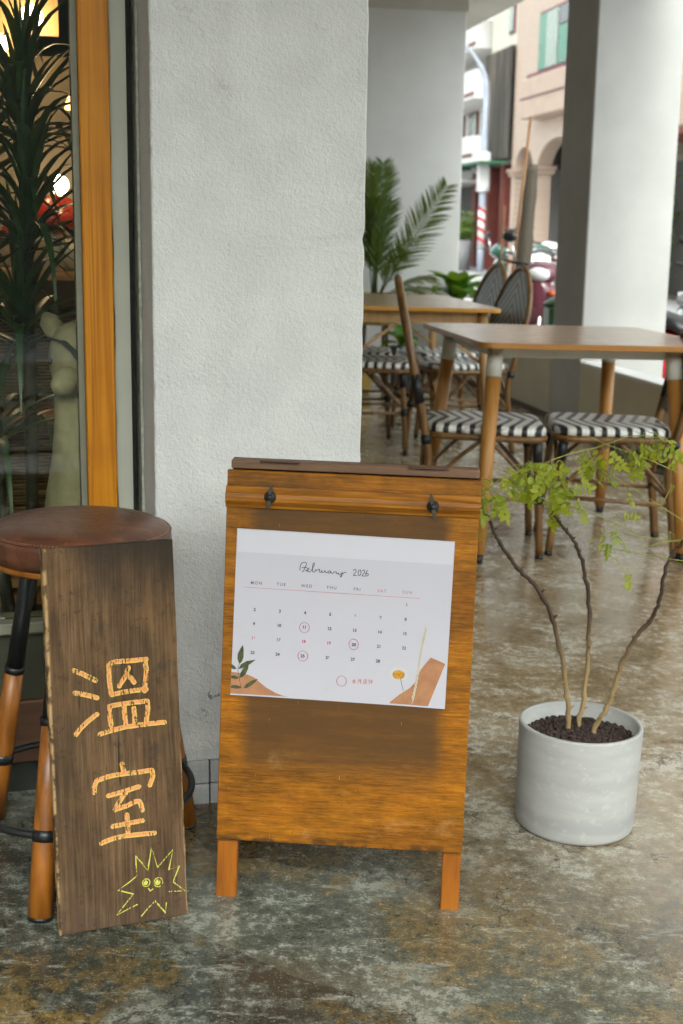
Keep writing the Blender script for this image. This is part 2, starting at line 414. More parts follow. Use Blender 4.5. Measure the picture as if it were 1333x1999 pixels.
def m_plank():
    t = NT('weathered_plank'); v = t.co()
    warp = t.n('VectorMath', operation='ADD', i0=v, i1=t.n('VectorMath', operation='SCALE', i0=t.noise(t.n('Mapping', Vector=v, Scale=(6, 6, 2.2)), 1.0, 2, 0.4, o=1), Scale=0.012))
    a = t.noise(t.n('Mapping', Vector=warp, Scale=(330, 60, 5)), 1.0, 3, 0.6)
    b = t.noise(t.n('Mapping', Vector=warp, Scale=(85, 20, 2.2)), 1.0, 4, 0.6)
    k = t.noise(v, 16, 6, 0.7)
    h = t.ma('ADD', t.ma('MULTIPLY', a, 0.55), t.ma('MULTIPLY', b, 0.5))
    c = t.ramp(h, [(0.33, (0.030, 0.016, 0.008)), (0.50, (0.082, 0.046, 0.021)), (0.68, (0.15, 0.092, 0.045))])
    c = t.mix(t.ma('MULTIPLY', t.ss(k, 0.42, 0.66), 0.45), c, (0.125, 0.068, 0.027))
    c = t.mix(t.ma('MULTIPLY', t.ss(t.noise(v, 55, 5, 0.75), 0.56, 0.66), 0.55), c, (0.035, 0.022, 0.012))
    c = t.mix(1.0, c, t.ramp(t.noise(t.n('Mapping', Vector=v, Scale=(9, 9, 4)), 1.0, 5, 0.65), [(0.35, 0.62), (0.65, 1.2)]), 'MULTIPLY')
    crk = t.ss(t.noise(t.n('Mapping', Vector=warp, Scale=(60, 20, 1.1)), 1.0, 2, 0.4), 0.695, 0.72)
    c = t.mix(t.ma('MULTIPLY', crk, 0.85), c, (0.012, 0.008, 0.005))
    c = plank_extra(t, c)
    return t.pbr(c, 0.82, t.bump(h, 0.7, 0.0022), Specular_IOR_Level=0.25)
PLANK = m_plank()
def m_chalk(name, c1, c2, cover):
    t = NT(name)
    v = t.co((1, 1, 0.05)); n = t.noise(v, 420, 2, 0.5)
    g = t.noise(t.co(), 300, 4, 0.7)
    f = t.ss(t.ma('ADD', t.ma('MULTIPLY', n, 0.7), t.ma('MULTIPLY', g, 0.35)), cover, cover + 0.07)
    col = t.mix(g, c1, c2)
    b = t.n('BsdfPrincipled', Base_Color=col, Roughness=0.95)
    return t.surf(t.n('MixShader', i0=t.ma('MULTIPLY', f, 0.93), i1=t.n('BsdfTransparent'), i2=b))
CHALK_Y = m_chalk('yellow_chalk', (0.52, 0.33, 0.07), (0.66, 0.46, 0.11), 0.425)
CHALK_O = m_chalk('orange_chalk', (0.58, 0.21, 0.08), (0.68, 0.28, 0.10), 0.45)
CHALK_L = m_chalk('lemon_chalk', (0.42, 0.42, 0.06), (0.55, 0.53, 0.10), 0.44)

def m_leather():
    t = NT('brown_leather'); v = t.co()
    n = t.noise(t.n('Mapping', Vector=v, Scale=(3, 9, 3)), 3.0, 7, 0.7); f = t.noise(v, 90, 4, 0.6)
    c = t.ramp(n, [(0.3, (0.045, 0.017, 0.009)), (0.52, (0.095, 0.034, 0.017)), (0.75, (0.20, 0.075, 0.033))])
    ws = t.ss(t.noise(t.n('Mapping', Vector=v, Scale=(20, 4, 4)), 3.0, 6, 0.7), 0.60, 0.75)
    c = t.mix(t.ma('MULTIPLY', ws, 0.35), c, (0.26, 0.11, 0.06))
    return t.pbr(c, t.ma('ADD', t.ma('MULTIPLY', f, 0.25), 0.26), t.bump(t.n('TexVoronoi', 0, Vector=v, Scale=330.0), 0.12, 0.001))
LEATHER = m_leather()
STOOLWOOD = wood('stool_leg_wood', (0.11, 0.034, 0.004), (0.26, 0.085, 0.007), (0.36, 0.135, 0.014), 'z', 60, 8, 0.45, 0.12, 0.2)
BLACK = plain('black_rubber', (0.008, 0.009, 0.0095), 0.42, 0.2, 30, 0.05)
IRON = plain('dark_iron', (0.045, 0.043, 0.042), 0.45, 0.3, 60, 0.2, Metallic=0.7)
PAPER = plain('paper', (0.43, 0.417, 0.47), 0.75, 0.015, 6)
PAPERW = plain('pale_paper', (0.48, 0.475, 0.53), 0.6, 0.01, 6)
INK = plain('black_ink', (0.03, 0.03, 0.04), 0.7, 0.05)
INKG = plain('grey_ink', (0.10, 0.10, 0.12), 0.7, 0.05)
INKR = plain('red_ink', (0.42, 0.06, 0.07), 0.7, 0.05)
INKP = plain('pink_ink', (0.42, 0.12, 0.14), 0.7, 0.05)
INKB = plain('brick_red_ink', (0.42, 0.12, 0.10), 0.7, 0.05)
CLAY = plain('printed_clay', (0.33, 0.15, 0.07), 0.75, 0.18, 55)
PLEAF = plain('printed_leaf', (0.045, 0.055, 0.018), 0.75, 0.5, 120)
PGOLD = plain('printed_gold', (0.42, 0.20, 0.02), 0.75, 0.4, 200)
PCREAM = plain('printed_cream', (0.46, 0.41, 0.31), 0.75, 0.1, 100)
PPETAL = plain('printed_petal', (0.46, 0.45, 0.49), 0.75, 0.03, 60)

def m_pot():
    t = NT('cast_concrete'); v = t.co(); z = t.sep(v)[2]
    n = t.noise(t.n('Mapping', Vector=v, Scale=(2, 2, 9)), 4.0, 6, 0.65); f = t.noise(v, 60, 5)
    c = t.ramp(n, [(0.3, (0.32, 0.322, 0.315)), (0.55, (0.38, 0.38, 0.37)), (0.75, (0.42, 0.42, 0.41))])
    wob = t.ma('MULTIPLY', t.ma('SUBTRACT', t.noise(v, 6, 4), 0.5), 0.035)
    zz = t.ma('ADD', z, wob)
    band = t.ma('MULTIPLY', t.ss(zz, 0.105, 0.112), t.ss(zz, 0.135, 0.115))
    c = t.mix(t.ma('MULTIPLY', band, 0.3), c, (0.30, 0.30, 0.295))
    b2 = t.ma('MULTIPLY', t.ss(zz, 0.020, 0.034), t.ss(zz, 0.062, 0.040))
    c = t.mix(t.ma('MULTIPLY', b2, 0.6), c, (0.27, 0.275, 0.28))
    hole = t.ss(t.n('TexVoronoi', 0, Vector=v, Scale=28.0), 0.06, 0.03)
    c = t.mix(t.ma('MULTIPLY', hole, 0.5), c, (0.2, 0.2, 0.2))
    c = t.mix(t.ma('MULTIPLY', t.ss(f, 0.55, 0.7), 0.2), c, (0.62, 0.62, 0.61))
    return t.pbr(c, t.ma('ADD', t.ma('MULTIPLY', f, 0.3), 0.4), t.bump(f, 0.08, 0.001))
POT = m_pot()
PEBBLE = plain('lava_pebble', (0.035, 0.019, 0.015), 0.8, 0.6, 60, 0.4)
def m_bark(name, lo, hi, z0, z1):
    t = NT(name); v = t.co(); z = t.sep(v)[2]
    n = t.noise(t.n('Mapping', Vector=v, Scale=(1, 1, 0.35)), 130, 5, 0.65)
    a = t.mix(n, tuple(x*0.55 for x in lo), lo); b = t.mix(n, tuple(x*0.5 for x in hi), hi)
    c = t.mix(t.ss(z, z0, z1), a, b)
    return t.pbr(c, 0.75, t.bump(n, 0.35, 0.0015))
SAPBARK = m_bark('sapling_bark', (0.36, 0.245, 0.11), (0.06, 0.033, 0.018), 0.25, 0.42)
TWIG = plain('green_twig', (0.26, 0.27, 0.05), 0.6, 0.25, 60)
def m_leaf(name, c1, c2, trans=0.35, rough=0.45, scale=30):
    t = NT(name); v = t.co(); rnd = t.n('ObjectInfo', 5)
    n = t.noise(v, scale, 3)
    c = t.mix(t.ma('ADD', t.ma('MULTIPLY', n, 0.6), t.ma('MULTIPLY', rnd, 0.4)), c1, c2)
    p = t.n('BsdfPrincipled', Base_Color=c, Roughness=rough)
    tr = t.n('BsdfTranslucent', Color=t.mix(0.35, c, (0.5, 0.55, 0.05), 'MIX'))
    return t.surf(t.n('MixShader', i0=trans, i1=p, i2=tr))
SAPLEAF = m_leaf('sapling_leaf', (0.10, 0.19, 0.010), (0.46, 0.47, 0.025), 0.45)
DRACLEAF = m_leaf('dracaena_leaf', (0.010, 0.035, 0.012), (0.03, 0.085, 0.022), 0.2, 0.35)
PALMLEAF = m_leaf('palm_leaf', (0.03, 0.075, 0.018), (0.10, 0.18, 0.035), 0.35, 0.4)
BROADLEAF = m_leaf('broad_leaf', (0.04, 0.15, 0.012), (0.13, 0.34, 0.03), 0.4, 0.35)
BUSHLEAF = m_leaf('bush_leaf', (0.04, 0.09, 0.02), (0.16, 0.24, 0.05), 0.3, 0.5)

TABLETOP = wood('table_veneer', (0.42, 0.24, 0.135), (0.52, 0.31, 0.185), (0.60, 0.38, 0.24), 'x', 50, 7, 0.24, 0.05, 0.6)
TABLEEDGE = wood('table_edge', (0.34, 0.14, 0.025), (0.46, 0.20, 0.035), (0.52, 0.25, 0.05), 'x', 40, 7, 0.45, 0.05)
EDGE2 = wood('golden_table_edge', (0.46, 0.20, 0.02), (0.56, 0.27, 0.03), (0.60, 0.32, 0.05), 'x', 40, 7, 0.45, 0.05)
BEECH = wood('beech_leg', (0.38, 0.165, 0.035), (0.50, 0.235, 0.055), (0.58, 0.30, 0.08), 'z', 40, 6, 0.45, 0.05)
PALEWOOD = wood('pale_wood', (0.36, 0.20, 0.075), (0.46, 0.27, 0.11), (0.55, 0.34, 0.15), 'z', 40, 6, 0.5, 0.05)
PINE = wood('oiled_post', (0.30, 0.090, 0.003), (0.54, 0.20, 0.006), (0.64, 0.27, 0.014), 'z', 110, 26, 0.45, 0.12, 0.0, None, 0.3, 0.02)
WHITEPAINT = plain('white_powder_coat', (0.66, 0.66, 0.60), 0.5, 0.03, 10)
GREYTRIM = plain('grey_trim_paint', (0.43, 0.44, 0.37), 0.55, 0.06, 8, 0.1)
GREYEDGE = plain('pale_trim_edge', (0.42, 0.42, 0.35), 0.7, 0.25, 80, 0.3)
BEAD = plain('glazing_bead', (0.20, 0.20, 0.145), 0.5, 0.1, 20)
DARKGAP = plain('dark_channel', (0.02, 0.022, 0.017), 0.6, 0.2, 20)
RATTAN = wood('rattan_cane', (0.085, 0.035, 0.008), (0.19, 0.092, 0.025), (0.30, 0.16, 0.05), 'z', 40, 10, 0.38, 0.08, 0.15)
WRAP = plain('black_binding', (0.010, 0.012, 0.013), 0.4, 0.3, 90, 0.3)
def m_weave(name, back):
    t = NT(name); v = t.co(); x, y, z = t.sep(v)
    if back: u, w = z, y
    else: u, w = x, y
    aw = t.ma('ABSOLUTE', w)
    st = t.ma('FRACT', t.ma('DIVIDE', t.ma('ADD', u, t.ma('MULTIPLY', aw, -1.1 if not back else -1.3)), 0.030))
    step = t.ma('SNAP', w, 0.010)
    st2 = t.ma('FRACT', t.ma('DIVIDE', t.ma('ADD', u, t.ma('MULTIPLY', t.ma('ABSOLUTE', step), 0.30 if not back else 1.15)), 0.045 if not back else 0.052))
    blk = t.ma('LESS_THAN', st2, 0.42 if not back else 0.56)
    gx = t.ma('ABSOLUTE', t.ma('SUBTRACT', t.ma('FRACT', t.ma('DIVIDE', w, 0.011)), 0.5))
    gy = t.ma('ABSOLUTE', t.ma('SUBTRACT', t.ma('FRACT', t.ma('DIVIDE', u, 0.018)), 0.5))
    gap = t.ma('MAXIMUM', t.ss(gx, 0.40, 0.49), t.ma('MULTIPLY', t.ss(gy, 0.43, 0.5), 0.6))
    wht = (0.86, 0.86, 0.83) if not back else (0.34, 0.32, 0.22)
    c = t.mix(blk, wht, (0.012, 0.014, 0.014))
    c = t.mix(t.ma('MULTIPLY', gap, 0.55), c, (0.05, 0.05, 0.046))
    h = t.ma('SUBTRACT', 1.0, gap)
    return t.pbr(c, 0.38, t.bump(h, 0.6, 0.002))
WEAVE = m_weave('woven_seat', False); WEAVEB = m_weave('woven_back', True)
BRASS = plain('brass', (0.50, 0.36, 0.10), 0.42, 0.15, 12, 0.05, Metallic=0.45)
TERRA = plain('terracotta', (0.42, 0.20, 0.10), 0.8, 0.15, 20, 0.1)
DARKPOT = plain('charcoal_pot', (0.05, 0.055, 0.06), 0.5, 0.2, 15)
GREYPOT = plain('grey_planter', (0.16, 0.16, 0.17), 0.6, 0.15, 10)
SOIL = plain('potting_soil', (0.03, 0.022, 0.016), 0.95, 0.4, 60, 0.5)

def m_glass():
    t = NT('window_glass')
    fr = t.n('Fresnel', IOR=1.5)
    g = t.n('BsdfGlossy', Roughness=0.01, Color=(1, 1, 1))
    tr = t.n('BsdfTransparent', Color=(0.93, 0.96, 0.92))
    return t.surf(t.n('MixShader', i0=t.ma('MULTIPLY', fr, 0.75), i1=tr, i2=g))
GLASS = m_glass()
def emit(name, col, st):
    t = NT(name); return t.surf(t.n('Emission', Color=(*col, 1), Strength=st))
BULB = emit('lit_bulb', (1.0, 0.80, 0.52), 11.0)
SHADE_GLOW = emit('lit_paper_shade', (1.0, 0.55, 0.22), 1.6)
ROOMWALL = m_plaster('room_wall', (0.11, 0.085, 0.055), (0.15, 0.115, 0.075))
SHELFWOOD = wood('shelf_wood', (0.20, 0.10, 0.035), (0.33, 0.18, 0.07), (0.42, 0.25, 0.11), 'x', 40, 8, 0.55, 0.1)
SHELFRED = wood('red_shelf_edge', (0.22, 0.085, 0.035), (0.34, 0.14, 0.06), (0.42, 0.20, 0.09), 'x', 40, 8, 0.5, 0.1)
def m_rough():
    t = NT('rough_sawn_boards'); v = t.co()
    st = t.n('Mapping', Vector=v, Scale=(2.2, 2.2, 26))
    n = t.noise(st, 3.0, 6, 0.7, 0.4); w = t.ma('SINE', t.ma('MULTIPLY', t.ma('ADD', t.sep(v)[2], t.ma('MULTIPLY', n, 0.02)), 620.0))
    h = t.ma('ADD', n, t.ma('MULTIPLY', w, 0.16))
    c = t.ramp(h, [(0.3, (0.03, 0.019, 0.008)), (0.55, (0.16, 0.10, 0.04)), (0.8, (0.33, 0.23, 0.11))])
    return t.pbr(c, 0.85, t.bump(h, 0.6, 0.006))
ROUGH = m_rough()
STONE = plain('mossy_cast_stone', (0.50, 0.42, 0.26), 0.85, 0.35, 14, 0.4)
MUSHRED = plain('red_glaze', (0.32, 0.022, 0.010), 0.25, 0.15, 10)
CREAM = plain('cream_glaze', (0.72, 0.64, 0.50), 0.35, 0.06, 10)
DSTEM = plain('dracaena_stem', (0.035, 0.032, 0.022), 0.85, 0.4, 50, 0.5)
OLIVEPANEL = plain('olive_panel', (0.035, 0.038, 0.02), 0.6, 0.25, 8)

ASPHALT = plain('road_surface', (0.34, 0.34, 0.345), 0.85, 0.2, 6, 0.3)
PAVING = plain('street_paving', (0.42, 0.41, 0.40), 0.8, 0.15, 5, 0.2)
GROUND = plain('ground', (0.22, 0.21, 0.19), 0.9, 0.2, 2)
def m_tile(name, a, b, mortar, w=0.22, h=0.07):
    t = NT(name); v = t.co()
    x, y, z = t.sep(v)
    vec = t.n('CombineXYZ', X=x, Y=z, Z=0.0)
    nd = t.t.nodes.new('ShaderNodeTexBrick'); t.put(nd.inputs['Vector'], vec)
    t.put(nd.inputs['Color1'], a); t.put(nd.inputs['Color2'], b); t.put(nd.inputs['Mortar'], mortar)
    t.put(nd.inputs['Scale'], 1.0); t.put(nd.inputs['Mortar Size'], 0.008); t.put(nd.inputs['Brick Width'], w); t.put(nd.inputs['Row Height'], h)
    c = t.mix(t.ma('MULTIPLY', t.ss(t.noise(v, 0.8, 4), 0.5, 0.75), 0.2), nd.outputs[0], tuple(x_*0.75 for x_ in a))
    return t.pbr(c, 0.55)
PINKTILE = m_tile('pink_wall_tile', (0.50, 0.37, 0.29), (0.54, 0.405, 0.325), (0.42, 0.34, 0.28))
PINKTRIM = plain('pink_trim', (0.45, 0.33, 0.26), 0.6, 0.08, 3)
CREAMTILE = plain('cream_cladding', (0.66, 0.63, 0.53), 0.6, 0.06, 2)
WHITEBAND = plain('white_balcony', (0.64, 0.62, 0.60), 0.7, 0.08, 1.5)
REDBAND = plain('red_band', (0.16, 0.035, 0.025), 0.7, 0.15, 4)
GREENBAND = plain('green_awning', (0.02, 0.10, 0.05), 0.6, 0.15, 4)
MAROON = plain('maroon_frame', (0.13, 0.025, 0.035), 0.5, 0.15, 4)
def m_rust():
    t = NT('weathered_corrugated_sheet'); v = t.co(); x, y, z = t.sep(v)
    n = t.noise(t.n('Mapping', Vector=v, Scale=(2.4, 2.4, 0.18)), 1.6, 6, 0.7)
    c = t.ramp(n, [(0.34, (0.025, 0.024, 0.021)), (0.5, (0.065, 0.06, 0.052)), (0.64, (0.15, 0.115, 0.092)), (0.8, (0.19, 0.165, 0.145))])
    return t.pbr(c, 0.7)
RUST = m_rust()
PANEGREEN = plain('green_curtain_pane', (0.015, 0.17, 0.095), 0.3, 0.15, 2)
PANEPALE = plain('pale_curtain_pane', (0.22, 0.28, 0.23), 0.25, 0.15, 3)
PANEDARK = plain('dark_pane', (0.03, 0.035, 0.04), 0.15, 0.3, 2)
SHOPDARK = plain('shop_shade', (0.05, 0.045, 0.04), 0.8, 0.3, 3)
SHUTTER = m_tile('brown_shutter', (0.22, 0.165, 0.13), (0.25, 0.19, 0.15), (0.12, 0.09, 0.07), 3.0, 0.09)
STEEL = plain('galvanised_pole', (0.30, 0.33, 0.40), 0.45, 0.1, 4)
POLEWHITE = plain('reflective_white', (0.55, 0.55, 0.55), 0.5, 0.05, 4)
POLERED = plain('reflective_red', (0.40, 0.03, 0.04), 0.5, 0.1, 4)
BAMBOO = plain('bamboo_stake', (0.15, 0.065, 0.014), 0.6, 0.2, 10)
TREEBARK = m_bark('street_tree_bark', (0.065, 0.052, 0.033), (0.06, 0.047, 0.03), 0.0, 3.0)
def paint(name, col): return plain(name, col, 0.22, 0.05, 3, 0.0, Coat_Weight=0.6, Coat_Roughness=0.08)
TYRE = plain('tyre', (0.02, 0.02, 0.021), 0.8, 0.2, 20)
CHROME = plain('chrome', (0.75, 0.75, 0.76), 0.18, 0.05, 10, 0.0, Metallic=1.0)
SEATBLK = plain('black_vinyl_seat', (0.015, 0.015, 0.016), 0.38, 0.2, 20)
LENS = plain('lamp_lens', (0.75, 0.76, 0.78), 0.1, 0.04, 10)
REDLENS = plain('red_lens', (0.5, 0.02, 0.02), 0.15, 0.1, 10)
ORANGE = plain('orange_plastic', (0.45, 0.08, 0.02), 0.5, 0.1, 5)
BINGREEN = plain('green_plastic_bin', (0.02, 0.075, 0.025), 0.4, 0.15, 8)

CAL = {"title":[[[-0.0799,0.5558],[-0.0798,0.5611],[-0.0785,0.5655],[-0.076,0.5683],[-0.0725,0.569],[-0.0699,0.5677],[-0.0706,0.5639],[-0.0727,0.5585],[-0.0743,0.5549],[-0.0763,0.5533]],[[-0.0769,0.56],[-0.0728,0.5608],[-0.0688,0.5613]],[[-0.0714,0.5553],[-0.0683,0.5558],[-0.0657,0.5577],[-0.0658,0.5597],[-0.0678,0.559],[-0.0686,0.5563],[-0.067,0.5541],[-0.0641,0.5542],[-0.0611,0.5573],[-0.0584,0.5627],[-0.0571,0.5671],[-0.058,0.5686],[-0.0594,0.5661],[-0.0597,0.5603],[-0.0595,0.555],[-0.0577,0.5539],[-0.0555,0.5549],[-0.0547,0.557],[-0.0553,0.5582],[-0.0535,0.5571],[-0.0509,0.5578],[-0.0498,0.559],[-0.0483,0.5579],[-0.0485,0.555],[-0.0467,0.5542],[-0.0445,0.5569],[-0.0445,0.5575],[-0.045,0.5551],[-0.0435,0.554],[-0.041,0.5553],[-0.0396,0.5572],[-0.0395,0.5554],[-0.038,0.554],[-0.0354,0.555]],[[-0.0309,0.5567],[-0.0332,0.5569],[-0.0349,0.5551],[-0.0336,0.5534],[-0.0313,0.5541],[-0.03,0.5565],[-0.0299,0.5544],[-0.0278,0.5533],[-0.0256,0.5546],[-0.0242,0.5562],[-0.0227,0.5556],[-0.0213,0.556],[-0.0215,0.5539],[-0.0197,0.5529],[-0.0177,0.5547]],[[-0.0177,0.5547],[-0.018,0.5529],[-0.0162,0.5519],[-0.0139,0.5531],[-0.0122,0.5553],[-0.0121,0.5526],[-0.0126,0.5494],[-0.0143,0.5479],[-0.0146,0.5493],[-0.0124,0.552],[-0.0093,0.5551],[-0.0056,0.5562]]],"year":[[[0.0058,0.5594],[0.0072,0.5612],[0.0095,0.561],[0.0102,0.559],[0.0083,0.5551],[0.0061,0.5518],[0.0114,0.5517]],[[0.0168,0.561],[0.0142,0.5592],[0.0135,0.5551],[0.0148,0.5519],[0.0171,0.5529],[0.0181,0.557],[0.0168,0.561]],[[0.02,0.5595],[0.0217,0.561],[0.0237,0.5605],[0.0238,0.5579],[0.0219,0.5546],[0.02,0.5516],[0.025,0.5515]],[[0.0286,0.561],[0.0264,0.5577],[0.0257,0.5539],[0.027,0.5516],[0.0293,0.5526],[0.0297,0.555],[0.028,0.556],[0.0263,0.5548]]],"wk":[["MON",[-0.1493,0.5316]],["TUE",[-0.1093,0.5312]],["WED",[-0.0682,0.5306]],["THU",[-0.0281,0.5299]],["FRI",[0.0128,0.5293]],["SAT",[0.0528,0.5286]],["SUN",[0.0933,0.5283]]],"line":[[-0.1695,0.5242],[0.1139,0.5196]],"dates":[[1,[0.0933,0.5084]],[2,[-0.1505,0.4883]],[3,[-0.1098,0.4876]],[4,[-0.0691,0.487]],[5,[-0.0286,0.4864]],[6,[0.0119,0.4858]],[7,[0.0523,0.4852]],[8,[0.0926,0.4846]],[9,[-0.1509,0.4649]],[10,[-0.1102,0.4643]],[11,[-0.0695,0.4637]],[12,[-0.029,0.4631]],[13,[0.0115,0.4625]],[14,[0.0519,0.4619]],[15,[0.0922,0.4613]],[16,[-0.1513,0.4415]],[17,[-0.1105,0.4409]],[18,[-0.0698,0.4402]],[19,[-0.0292,0.4396]],[20,[0.0113,0.439]],[21,[0.0518,0.4384]],[22,[0.0921,0.4378]],[23,[-0.1517,0.4177]],[24,[-0.111,0.417]],[25,[-0.0704,0.4164]],[26,[-0.0298,0.4157]],[27,[0.0106,0.415]],[28,[0.051,0.4143]]],"rings":[[-0.0692,0.4631],[0.011,0.4398],[-0.0701,0.4166],[-0.0061,0.3787]],"note":[[[0.0111,0.3802],[0.0169,0.3808]],[[0.0139,0.383],[0.0142,0.3753]],[[0.0137,0.3801],[0.0112,0.3767]],[[0.0143,0.3801],[0.017,0.377]],[[0.0129,0.377],[0.0156,0.3775]],[[0.0212,0.3828],[0.0208,0.3775],[0.02,0.3756]],[[0.0212,0.3828],[0.0249,0.3833],[0.0252,0.3762],[0.0241,0.3767]],[[0.0213,0.3808],[0.0247,0.3812]],[[0.0213,0.379],[0.0248,0.3795]],[[0.0319,0.384],[0.0326,0.3828]],[[0.0297,0.3821],[0.0349,0.3827]],[[0.0297,0.3821],[0.0293,0.3761]],[[0.0323,0.3816],[0.0324,0.3793]],[[0.0324,0.3805],[0.0344,0.3809]],[[0.031,0.3789],[0.0342,0.3794],[0.034,0.3764],[0.0311,0.3762],[0.031,0.3789]],[[0.0389,0.3841],[0.0376,0.381]],[[0.0384,0.382],[0.0387,0.376]],[[0.0396,0.3814],[0.0442,0.382]],[[0.0418,0.3839],[0.0422,0.3762]],[[0.0417,0.3812],[0.0398,0.3779]],[[0.0422,0.3813],[0.0447,0.3784]]],"clayL":[[-0.1856,0.3847],[-0.1709,0.3837],[-0.1575,0.3811],[-0.1465,0.3766],[-0.1374,0.369],[-0.1275,0.3618],[-0.114,0.3545],[-0.1021,0.35],[-0.0926,0.3484],[-0.1388,0.3489],[-0.1854,0.3494]],"clayR":[[0.0723,0.3463],[0.0742,0.3494],[0.0787,0.3532],[0.0877,0.3614],[0.0967,0.3679],[0.1046,0.3736],[0.1123,0.3829],[0.1162,0.3935],[0.1201,0.4035],[0.1274,0.4139],[0.1356,0.4247],[0.1474,0.4203],[0.1592,0.4153],[0.1477,0.3819],[0.1346,0.3452],[0.1029,0.3459]],"leaves":[[[-0.1725,0.3982],[-0.176,0.4063],[-0.1757,0.4147],[-0.1716,0.4238],[-0.1676,0.4297],[-0.1662,0.4217],[-0.1661,0.4098],[-0.1685,0.4023]],[[-0.174,0.3898],[-0.1699,0.3977],[-0.1612,0.4035],[-0.146,0.4067],[-0.1532,0.4004],[-0.1609,0.3946],[-0.1682,0.3913]],[[-0.1715,0.3753],[-0.1703,0.3834],[-0.1658,0.392],[-0.1572,0.399],[-0.1579,0.3909],[-0.1614,0.3827],[-0.1671,0.377]],[[-0.1858,0.3909],[-0.1849,0.3975],[-0.18,0.3942],[-0.1764,0.3899],[-0.1811,0.3891]],[[-0.1853,0.3746],[-0.1848,0.3782],[-0.1781,0.3791],[-0.1721,0.3753],[-0.1779,0.3729]],[[-0.1642,0.3592],[-0.16,0.366],[-0.1522,0.3718],[-0.1412,0.3757],[-0.1454,0.3698],[-0.1525,0.3635],[-0.1589,0.3595]],[[-0.1848,0.3587],[-0.1844,0.3626],[-0.1776,0.3636],[-0.1696,0.3616],[-0.1677,0.3588],[-0.1759,0.3574]]],"sprig":[[-0.1725,0.3982],[-0.1746,0.3897],[-0.1718,0.375],[-0.1683,0.359]],"flower":[0.0853,0.3942],"flstem":[[0.0889,0.387],[0.091,0.3788],[0.0941,0.368]],"petals":[[0.0986,0.3961],[0.0975,0.3914],[0.094,0.3875],[0.0887,0.3852],[0.0828,0.3849],[0.0773,0.3867],[0.0735,0.3902],[0.0719,0.3947],[0.0731,0.3994],[0.0766,0.4033],[0.0818,0.4056],[0.0878,0.4059],[0.0932,0.4042],[0.0971,0.4007]],"grass":[[0.1273,0.4722],[0.124,0.4574],[0.1206,0.4366],[0.1174,0.4098],[0.1151,0.386],[0.1122,0.3651],[0.1086,0.3477]]}
CHALK = {"ch":[[[-0.0649,0.4131],[-0.049,0.4053],[-0.0318,0.3948]],[[-0.0646,0.3778],[-0.0478,0.3736],[-0.0303,0.3672]],[[-0.0661,0.3122],[-0.0521,0.3271],[-0.0314,0.3414]],[[-0.0101,0.4156],[-0.01,0.3927],[-0.0074,0.37]],[[-0.0107,0.4152],[-0.0028,0.4205],[0.0177,0.4207],[0.05,0.4203]],[[0.0474,0.4193],[0.0493,0.4024],[0.0455,0.3706]],[[-0.0069,0.3694],[0.0158,0.3723],[0.0482,0.3729]],[[0.0211,0.4096],[0.0155,0.3966],[0.0054,0.3822]],[[0.0163,0.3983],[0.0244,0.3932],[0.0292,0.3858]],[[-0.0122,0.3496],[-0.0113,0.3341],[-0.0085,0.3159]],[[-0.0117,0.3515],[0.0151,0.3539],[0.0493,0.3539]],[[0.0492,0.3529],[0.0495,0.3405],[0.0462,0.3202]],[[0.0118,0.3491],[0.0122,0.3342],[0.0137,0.3186]],[[0.0271,0.3449],[0.0277,0.3325],[0.0282,0.3191]],[[-0.0281,0.3092],[-0.007,0.3137],[0.0188,0.3168],[0.05,0.3172],[0.0756,0.317]],[[0.0049,0.2584],[0.0077,0.2439]],[[-0.0409,0.2185],[-0.0383,0.233],[-0.0304,0.2384],[-0.0099,0.2417],[0.021,0.2422],[0.0523,0.2428]],[[0.0528,0.2417],[0.0532,0.2317],[0.0483,0.2194]],[[-0.0188,0.2105],[0.0044,0.2141],[0.0305,0.219]],[[0.009,0.2115],[-0.0013,0.1999],[-0.009,0.187]],[[-0.009,0.187],[0.0087,0.1909],[0.027,0.1962],[0.0321,0.1916],[0.0343,0.1809]],[[-0.0136,0.1609],[0.0102,0.1627],[0.0341,0.1641]],[[0.0094,0.1765],[0.0101,0.1622],[0.0101,0.1487]],[[-0.0325,0.1368],[-0.0138,0.1418],[0.012,0.1433],[0.0524,0.1412]]],"fine":[[[0.021,0.1088],[0.0309,0.0956],[0.0396,0.0825],[0.047,0.1193],[0.0555,0.0853],[0.0816,0.1103],[0.0737,0.0786],[0.0912,0.0825],[0.0801,0.0579],[0.099,0.0404],[0.0732,0.0432]],[[0.021,0.1088],[0.0211,0.0762],[0.0064,0.0668],[-0.0094,0.0584],[0.0148,0.0485],[-0.0001,0.0327],[-0.0136,0.0185],[0.0048,0.0254],[0.0206,0.0306]],[[0.0264,0.0109],[0.0372,0.0214],[0.0495,0.0317],[0.0658,0.0096],[0.0677,0.0256]],[[0.0393,0.0538],[0.0423,0.0491],[0.0466,0.0516]]],"eyes":[[[0.0362,0.0634],0.006],[[0.0559,0.0611],0.0072]]}
